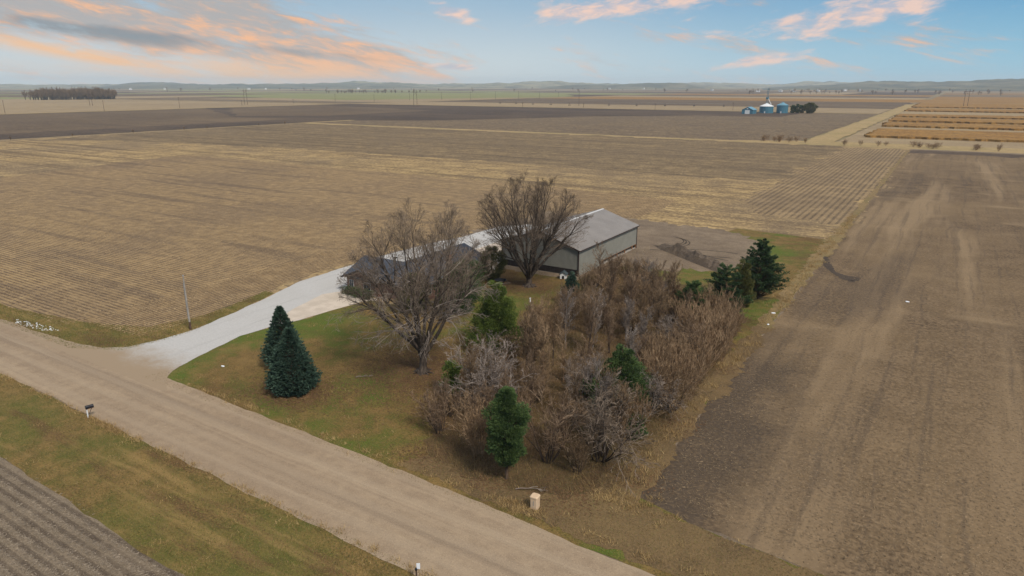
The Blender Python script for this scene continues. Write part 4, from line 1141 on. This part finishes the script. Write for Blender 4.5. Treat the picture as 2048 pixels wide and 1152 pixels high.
# ------------------------------------------------------------------ grass, stubble and straw
island("green_blades", [C(74, 74, 40), C(104, 106, 52), C(140, 126, 74)], .8, nscale=.18)
island("dry_blades", [C(126, 102, 66), C(164, 136, 90), C(190, 164, 114)], .85, nscale=.3)
island("brown_blades", [C(84, 68, 46), C(112, 92, 60), C(146, 120, 80)], .85, nscale=.25)
island("leaf_brown", [C(72, 54, 40), C(104, 78, 54), C(134, 104, 72)], .9, nscale=.5)
island("straw", [C(130, 108, 78), C(166, 140, 102), C(196, 170, 128)], .85, nscale=.3)
island("field_straw", [C(90, 77, 61), C(126, 108, 84), C(160, 138, 106)], .85, nscale=.12)
island("grey_straw", [C(108, 97, 84), C(140, 126, 108), C(168, 152, 130)], .85, nscale=.3)
stuff("grass", blades(scatter(SOUTH_VERGE, 70000, 22), .05, .16, .020, .5, .01), "green_blades", "short olive grass covering the near roadside verge", "grass")
stuff("grass", blades(scatter(SOUTH_VERGE, 34000, 22), .05, .18, .022, .8, .01), "brown_blades", "brown dead grass mixed into the near roadside verge", "grass")
stuff("grass", blades(scatter(LAWN, 70000, 40), .04, .12, .020, .6, .012), "green_blades", "thin winter grass of the lawn around the house", "grass")
stuff("grass", blades(scatter(LAWN, 50000, 40), .04, .13, .022, .9, .012), "brown_blades", "dead brown grass and leaves scattered over the lawn", "grass")
stuff("grass", blades(scatter(WEST_VERGE, 22000, 60), .06, .18, .025, .5, .012), "green_blades", "green verge grass between the stubble field and the road", "grass")
# tall dry tufts: along the field margin and both road edges
def tufts(centres, per, spread):
    P = np.repeat(np.array(centres), per, 0); return P + RNG.normal(0, spread, P.shape)
mg = [(-17.8 + RNG.normal(0, .6), y) for y in RNG.uniform(46, 190, 300)]
stuff("dry_grass", blades(tufts(mg, 26, .30), .15, .55, .018, .45, .02), "dry_blades", "band of tall dry grass dividing the thicket from the ploughed field", "grass")
re_ = [(x, 28.8 + RNG.normal(0, .16)) for x in RNG.uniform(-110, -15, 150)] + [(-63.5 + RNG.normal(0, 1.8), 28.7 + RNG.normal(0, .12)) for _ in range(40)] + \
      [(x, 38.5 + RNG.normal(0, .18)) for x in RNG.uniform(-68, 0, 90)] + [(-23.8 + RNG.normal(0, 1.3), 38.4 + RNG.normal(0, .4)) for _ in range(40)] + [(-17.5 + RNG.normal(0, 1.6), 43.8 + RNG.normal(0, .8)) for _ in range(60)]
stuff("dry_grass", blades(tufts(re_, 28, .20), .10, .36, .018, .55, .01), "dry_blades", "clumps of straw-coloured dry grass along both road edges", "grass")
vt = [tuple(q) for q in scatter(SOUTH_VERGE, 260, 25)] + [tuple(q) for q in scatter(LAWN, 160, 30)] + [tuple(q) for q in scatter(WEST_VERGE, 60, 60)]
stuff("dry_grass", blades(tufts(vt, 30, .28), .06, .26, .018, .6, .01), "dry_blades", "scattered pale tufts standing in the lawn and verges", "grass")
stuff("underbrush", blades(scatter(THICKET, 42000), .15, .8, .014, .35, .02), "brown_blades", "dead weeds and leaf litter under the thicket", "undergrowth")
lv_ = np.concatenate([RNG.normal((-46.4, 55.0), (4.6, 4.6), (16000, 2)), RNG.normal((-55, 43.4), (2.6, 2.0), (6000, 2)), RNG.normal((-53.8, 90), (3.4, 3.0), (7000, 2)),
                      np.array([(x + RNG.normal(0, 1.3), y + RNG.normal(0, 1.3)) for x, y in THICKET for _ in range(500)])])
lv_ = lv_[(lv_[:, 1] > 38.8)]
stuff("fallen_leaves", straw(lv_, .10, .26, .05, .02), "leaf_brown", "brown fallen leaves under the big trees, the spruces and the thicket edge", "leaves")
# corn stubble in rows beside the drive, straw over the other fields
P = scatter(NEAR_ROWS[:2] + [(-97, 130), (-230, 130)], 60000, 60); P[:, 1] = np.round(P[:, 1] / .76) * .76 - .19 + RNG.normal(0, .10, len(P))
stuff("corn_stubble", straw(P, .2, .55, .022, .01), "straw", "rows of cut corn stubble in the field left of the driveway", "stubble")
P = scatter(HEAD_ROWS, 36000, 60); P[:, 0] = np.round(P[:, 0] / .76) * .76 - .19 + RNG.normal(0, .10, len(P))
stuff("corn_stubble", straw(P, .2, .55, .022, .012), "straw", "stubble rows of the headland running along the driveway", "stubble")
P = scatter([(-110, -5), (-10, 5), (-30, 20), (-66.6, 20.8), (-110, 21)], 60000, 25); P[:, 1] = np.round(P[:, 1] / .80) * .80 - .2 + RNG.normal(0, .13, len(P))
stuff("crop_residue", straw(P, .1, .34, .016, .008), "grey_straw", "grey crop residue lying in rows in the near corner field", "stubble")
P = scatter([(-16, 45), (60, 43.5), (110, 130), (-16, 170)], 75000, 45)
stuff("crop_residue", straw(P, .1, .4, .018, .008), "field_straw", "pale straw scattered over the dark ploughed field", "stubble")

# ------------------------------------------------------------------ the blue farmstead
plain("blue_steel", C(62, 110, 126), .45, .1, .3, spec=.4)
plain("blue_roof", C(100, 146, 162), .4, .08, .3, spec=.4)
fs = thing("farm_shed", (-198.5, 806, -.12), "blue steel shed with white door, left building of the far blue farmstead", "shed")
MB().box(-6, 6, 0, 17, -.1, 4.4).prism([(-6, 0, 4.4), (6, 0, 4.4), (0, 0, 7.4)], (0, 17, 0)).build("walls", "blue_steel", fs)
for s in (1, -1): MB().prism([(0, -.4, 7.45), (s * 6.5, -.4, 4.2), (s * 6.5, -.4, 4.4), (0, -.4, 7.65)], (0, 17.8, 0)).build("roof_slope", "blue_roof", fs)
MB().box(-2.6, 2.6, -.08, -.02, 0, 4.2).build("door", "white_paint", fs)
MB().box(-.7, .7, -.08, -.02, 5.2, 6.3).build("vent", "white_paint", fs)
def bin_(loc, R_, h_, top, label, roof):
    t = thing("grain_bin", loc, label, "grain bin")
    MB().lathe([(R_ + (.06 if k % 2 else 0), -.1 + (h_ + .1) * k / 24) for k in range(25)], 28).build("wall", "blue_steel", t)
    MB().lathe([(R_ + .35, h_ - .1), (R_ + .3, h_ + .1), (R_ * .16, top - .5), (R_ * .16, top)], 28).build("roof", roof, t)
    for k in range(14):
        a = k * math.pi / 7; MB().box(-.06, .06, -.06, .06, 0, h_).build("stiffener", "blue_roof", t, (R_ * math.cos(a) * 1.012, R_ * math.sin(a) * 1.012, 0))
    MB().box(-.6, .6, -R_ - .2, -R_ + .2, 0, 2.2).build("door", "white_paint", t)
    return t
bn = bin_((-187, 846, -.12), 7.6, 7.6, 11.2, "larger grain bin with white roof and elevator tower at the blue farmstead", "white_metal")
mb = MB()
for sx in (-1, 1):
    for sy in (-1, 1): mb.bar((sx * 1.1, sy * 1.1 , 9.5), (sx * .5, sy * .5, 27.5), .11)
for k in range(7):
    z = 11 + k * 2.4; r_ = 1.05 - k * .08
    mb.bar((-r_, -r_, z), (r_, -r_, z + 1.2), .06).bar((r_, r_, z), (-r_, r_, z + 1.2), .06).bar((-r_, r_, z), (-r_, -r_, z + 1.2), .06).bar((r_, -r_, z), (r_, r_, z + 1.2), .06)
mb.build("elevator_tower", "blue_steel", bn)
MB().box(-1.3, 1.3, -1.3, 1.3, 15.2, 17.6).build("elevator_head", "blue_steel", bn)
MB().bar((.4, 0, 17), (5.5, -3, 9.6), .28).build("spout", "white_metal", bn)
bin_((-171, 853, -.12), 6.2, 8.8, 12.2, "smaller blue grain bin with conical blue roof, right of the farmstead", "blue_roof")
bare_far = [cedar("windbreak_tree", (-161 + 4.5 * k, 862 + 2 * k, -.12), 8.5 + (k % 2), 2.9, 60 + k, "dark cedar in the row right of the blue grain bins, " + ("first", "second", "third")[k] + " from the bins", "cedar_dark", .0, 26, 40, .6, "round", group="dark cedars by the grain bins", size=.9) for k in range(3)]
cedar("windbreak_tree", (-142.5, 862, -.12), 11.0, 6.4, 66, "wide rounded dark tree ending the farmstead windbreak", "bronze_needles", .0, 60, 60, .6, "round", size=.9)

# ------------------------------------------------------------------ distant poles, pivots, trees
def far_pole(x, y, h_, label, group):
    t = thing("power_pole", (x, y, -.15), label, "pole", group)
    MB().bar((0, 0, -.3), (0, 0, h_), .24, .17, 6).build("shaft", "pole_dark", t)
    MB().box(-1.3, 1.3, -.1, .1, h_ - 1.0, h_ - .75).build("crossarm", "pole_dark", t)
for x, y, h_ in ((-913, 368, 14.5), (-897, 470, 13), (-925, 589, 15), (-955, 714, 9), (-983, 840, 8), (-974, 930, 15.5)):
    far_pole(x, y, h_, "wooden power pole beside the far gravel road on the left", "poles along the left gravel road")
for x, y, h_ in ((-940, 997, 14), (-969, 1134, 14), (-944, 1209, 16), (-891, 1242, 17), (-875, 1315, 18), (-831, 1342, 18), (-851, 1469, 16), (-914, 1681, 14)):
    far_pole(x, y, h_, "slim power pole in the line beyond the green field", "poles beyond the green field")
for x, y, h_ in ((-529, 865, 7), (-455, 912, 6), (-338, 888, 8), (-241, 905, 10)):
    far_pole(x, y, h_, "short pole standing along the distant crossing farm road", "poles along the crossing road")
far_pole(-494, 974, 23, "tallest single dark power pole, near the middle of the horizon fields", None)
def hframe(x, y, h_, rz, label):
    t = thing("transmission_frame", (x, y, -.15), label, "pylon", None, rz)
    for s in (-1, 1): MB().bar((s * 2.6, 0, -.3), (s * 2.6, 0, h_), .30, .2, 6).build("pole", "pole_dark", t)
    MB().box(-5.2, 5.2, -.15, .15, h_ - 3.2, h_ - 2.8).build("crossarm", "pole_dark", t)
    mb = MB(); mb.bar((-2.6, 0, h_ - 7.5), (2.6, 0, h_ - 3.2), .12).bar((2.6, 0, h_ - 7.5), (-2.6, 0, h_ - 3.2), .12); mb.build("brace", "pole_dark", t)
hframe(-1156, 587, 19, .3, "two-legged wooden transmission frame in front of the far grove")
hframe(-999, 755, 25, .3, "two-legged transmission frame right of the far grove, by the left road")
hframe(-690, 820, 24, .3, "two-legged transmission frame at the corner of the dark tilled field")
hframe(8.5, 1233, 25, .3, "two-legged transmission frame over the orange prairie strips on the right")
def pivot(pts, label):
    x0, y0 = pts[0]; t = thing("irrigation_pivot", (x0, y0, -.1), label, "irrigation rig")
    for i, (x, y) in enumerate(pts):
        a, b_ = x - x0, y - y0; mb = MB()
        mb.bar((a - .1, b_ - 2.2, .3), (a, b_, 3.8), .14).bar((a + .1, b_ + 2.2, .3), (a, b_, 3.8), .14).bar((a, b_ - 2.2, .5), (a, b_ + 2.2, .5), .12)
        mb.build("tower", "pole_dark", t)
        for s in (-1, 1):
            MB().lathe([(.62, -.16), (.70, -.1), (.70, .1), (.62, .16)], 12).build("wheel", "black_paint", t, (a, b_ + s * 2.2, .70)).rotation_euler = (math.pi / 2, 0, 0)
        if i + 1 < len(pts):
            c, d_ = pts[i + 1][0] - x0, pts[i + 1][1] - y0
            MB().bar((a, b_, 3.8), ((a + c) / 2, (b_ + d_) / 2, 4.4), .10).bar(((a + c) / 2, (b_ + d_) / 2, 4.4), (c, d_, 3.8), .10).build("span_pipe", "grey_metal", t)
pivot([(-678 + 40 * k, 1033 - 11 * k) for k in range(5)], "long irrigation rig on wheels in the tan field left of centre")
pivot([(-466 + 42 * k, 1023 + 11 * k) for k in range(5)], "long irrigation rig on wheels in the tan field towards the blue farmstead")

# far bare trees: one cheap crown shared by copies
def far_tree_mesh(seed, n=240):
    rs = np.random.default_rng(seed); g_ = Grower(seed)
    sp = {0: (5, .06, .1, 9, .25, .6, .5, .5), 1: (3, .12, .3, 6, .2, .6, .5, .6), 2: (2, .14, .2, 3, .2, .6, .6, .8), 3: (2, .14, .1, 0, 0, 0, 0, 0), 'rmin': .055}
    for k in range(3): g_.branch(Vector((0, 0, -.1)), Vector((.2 * math.cos(k * 2.1), .2 * math.sin(k * 2.1), 1)).normalized(), 8.5, .28, sp, 0)
    return tube_mesh("trunk", g_.lv[0], 4), tube_mesh("crown", g_.lv[1] + g_.lv[2] + g_.lv[3], 3)
FT = [far_tree_mesh(500 + k) for k in range(4)]
for a, b_ in FT: a.materials.append(MATS["maple_bark"]); b_.materials.append(MATS["brown_twig"])
frng = random.Random(8)
def far_tree(x, y, sc, label, group, name="far_tree", z=-.12):
    a, b_ = FT[frng.randrange(4)]
    t = thing(name, (x, y, z), label, "tree", group, frng.uniform(0, 6.28)); t.scale = (sc, sc, sc * frng.uniform(.85, 1.1))
    link("trunk", a, None, t); link("crown", b_, None, t)
for k in range(190):      # grove at the left
    q = frng.random(); x = -1690 + 45 * q + frng.uniform(-26, 26); y = 745 + 140 * q + frng.uniform(-14, 14)
    far_tree(x, y, frng.uniform(1.5, 2.4), "bare tree of the dense dark grove far off on the left", "trees of the far left grove", "grove_tree")
for k in range(34):
    q = frng.random(); far_tree(-2040 + 200 * q + frng.uniform(-15, 15), 1920 + 300 * q, frng.uniform(.8, 1.6), "bare tree in the row beyond the green field", "tree row beyond the green field")
for k in range(46):
    x = frng.choice((frng.uniform(-96, -64), frng.uniform(-50, 25), frng.uniform(20, 190), frng.uniform(20, 190)))
    t = shrub(frng.choice(("vase", "arching")), x, 414 + frng.uniform(-4, 8), frng.uniform(.35, .75), TN, "small bare bush in the dry ditch beyond the ploughed field", "ditch_bush", group="bushes along the far ditch")
    t.location.z = -.06
for k in range(7):
    far_tree(-468 + frng.uniform(-2, 2), 190 + 34 * k + frng.uniform(-8, 8), frng.uniform(.16, .26), "little bush on the ditch bank at the left field edge", "bushes on the left ditch bank", "ditch_bush")
for k in range(60):
    az = rad(frng.uniform(-17, 4)); d = frng.uniform(2500, 4300)
    far_tree(d * math.sin(az), d * math.cos(az), frng.uniform(.8, 1.6), "tiny bare tree on the hazy plain at the right", "trees on the hazy right plain")
for k in range(46):
    az = rad(frng.uniform(-66, -18)); d = frng.uniform(2700, 5200)
    far_tree(d * math.sin(az), d * math.cos(az), frng.uniform(.9, 1.8), "tiny bare tree on the plain below the bluffs", "trees below the bluffs")
def farmhouse(x, y, s, label, group):
    t = thing("farmhouse", (x, y, -.2), label, "house", group, frng.uniform(0, 3))
    MB().box(-6 * s, 6 * s, -4 * s, 4 * s, -.2, 5 * s).prism([(-6 * s, -4 * s, 5 * s), (-6 * s, 4 * s, 5 * s), (-6 * s, 0, 8 * s)], (12 * s, 0, 0)).build("walls", "white_paint", t)
    for q in (1, -1): MB().prism([(-6.4 * s, 0, 8.05 * s), (-6.4 * s, q * 4.5 * s, 4.7 * s), (-6.4 * s, q * 4.5 * s, 5 * s), (-6.4 * s, 0, 8.35 * s)], (12.8 * s, 0, 0)).build("roof_slope", "steel_roof", t)
for azd, d in ((-58.3, 5600), (-52.6, 5400), (-51.4, 5500), (-44.5, 5600), (-64, 5200), (-60.5, 5400)):
    farmhouse(d * math.sin(rad(azd)), d * math.cos(rad(azd)), 1.5, "tiny white farm building at the foot of the bluffs on the left", "white buildings below the left bluffs")
for azd, d in ((-24.5, 5500), (-21.8, 5600), (-16.6, 4200), (-11.6, 3600), (-10.7, 3700), (-9.0, 3900), (-7.2, 4100), (-6.2, 4000), (-13.2, 3500)):
    farmhouse(d * math.sin(rad(azd)), d * math.cos(rad(azd)), 1.3, "tiny pale farm building on the hazy plain towards the right bluffs", "pale buildings on the right plain")

# ------------------------------------------------------------------ haze
hm = bpy.data.materials.new("haze"); hm.use_nodes = True
ht = NT(hm.node_tree); ht.n.clear()
ho = ht.new("ShaderNodeOutputMaterial"); hv = ht.new("ShaderNodeVolumePrincipled")
hv.inputs["Color"].default_value = (.78, .90, 1.0, 1); hv.inputs["Density"].default_value = 0.85e-4; hv.inputs["Anisotropy"].default_value = .0
ht.l.new(hv.outputs[0], ho.inputs["Volume"])
hz = MB().box(-13000, 13000, -3000, 13000, -2.0, 150).build("haze", hm)
hz["kind"] = "stuff"; hz["label"] = "pale blue haze over the plain"; hz["category"] = "haze"
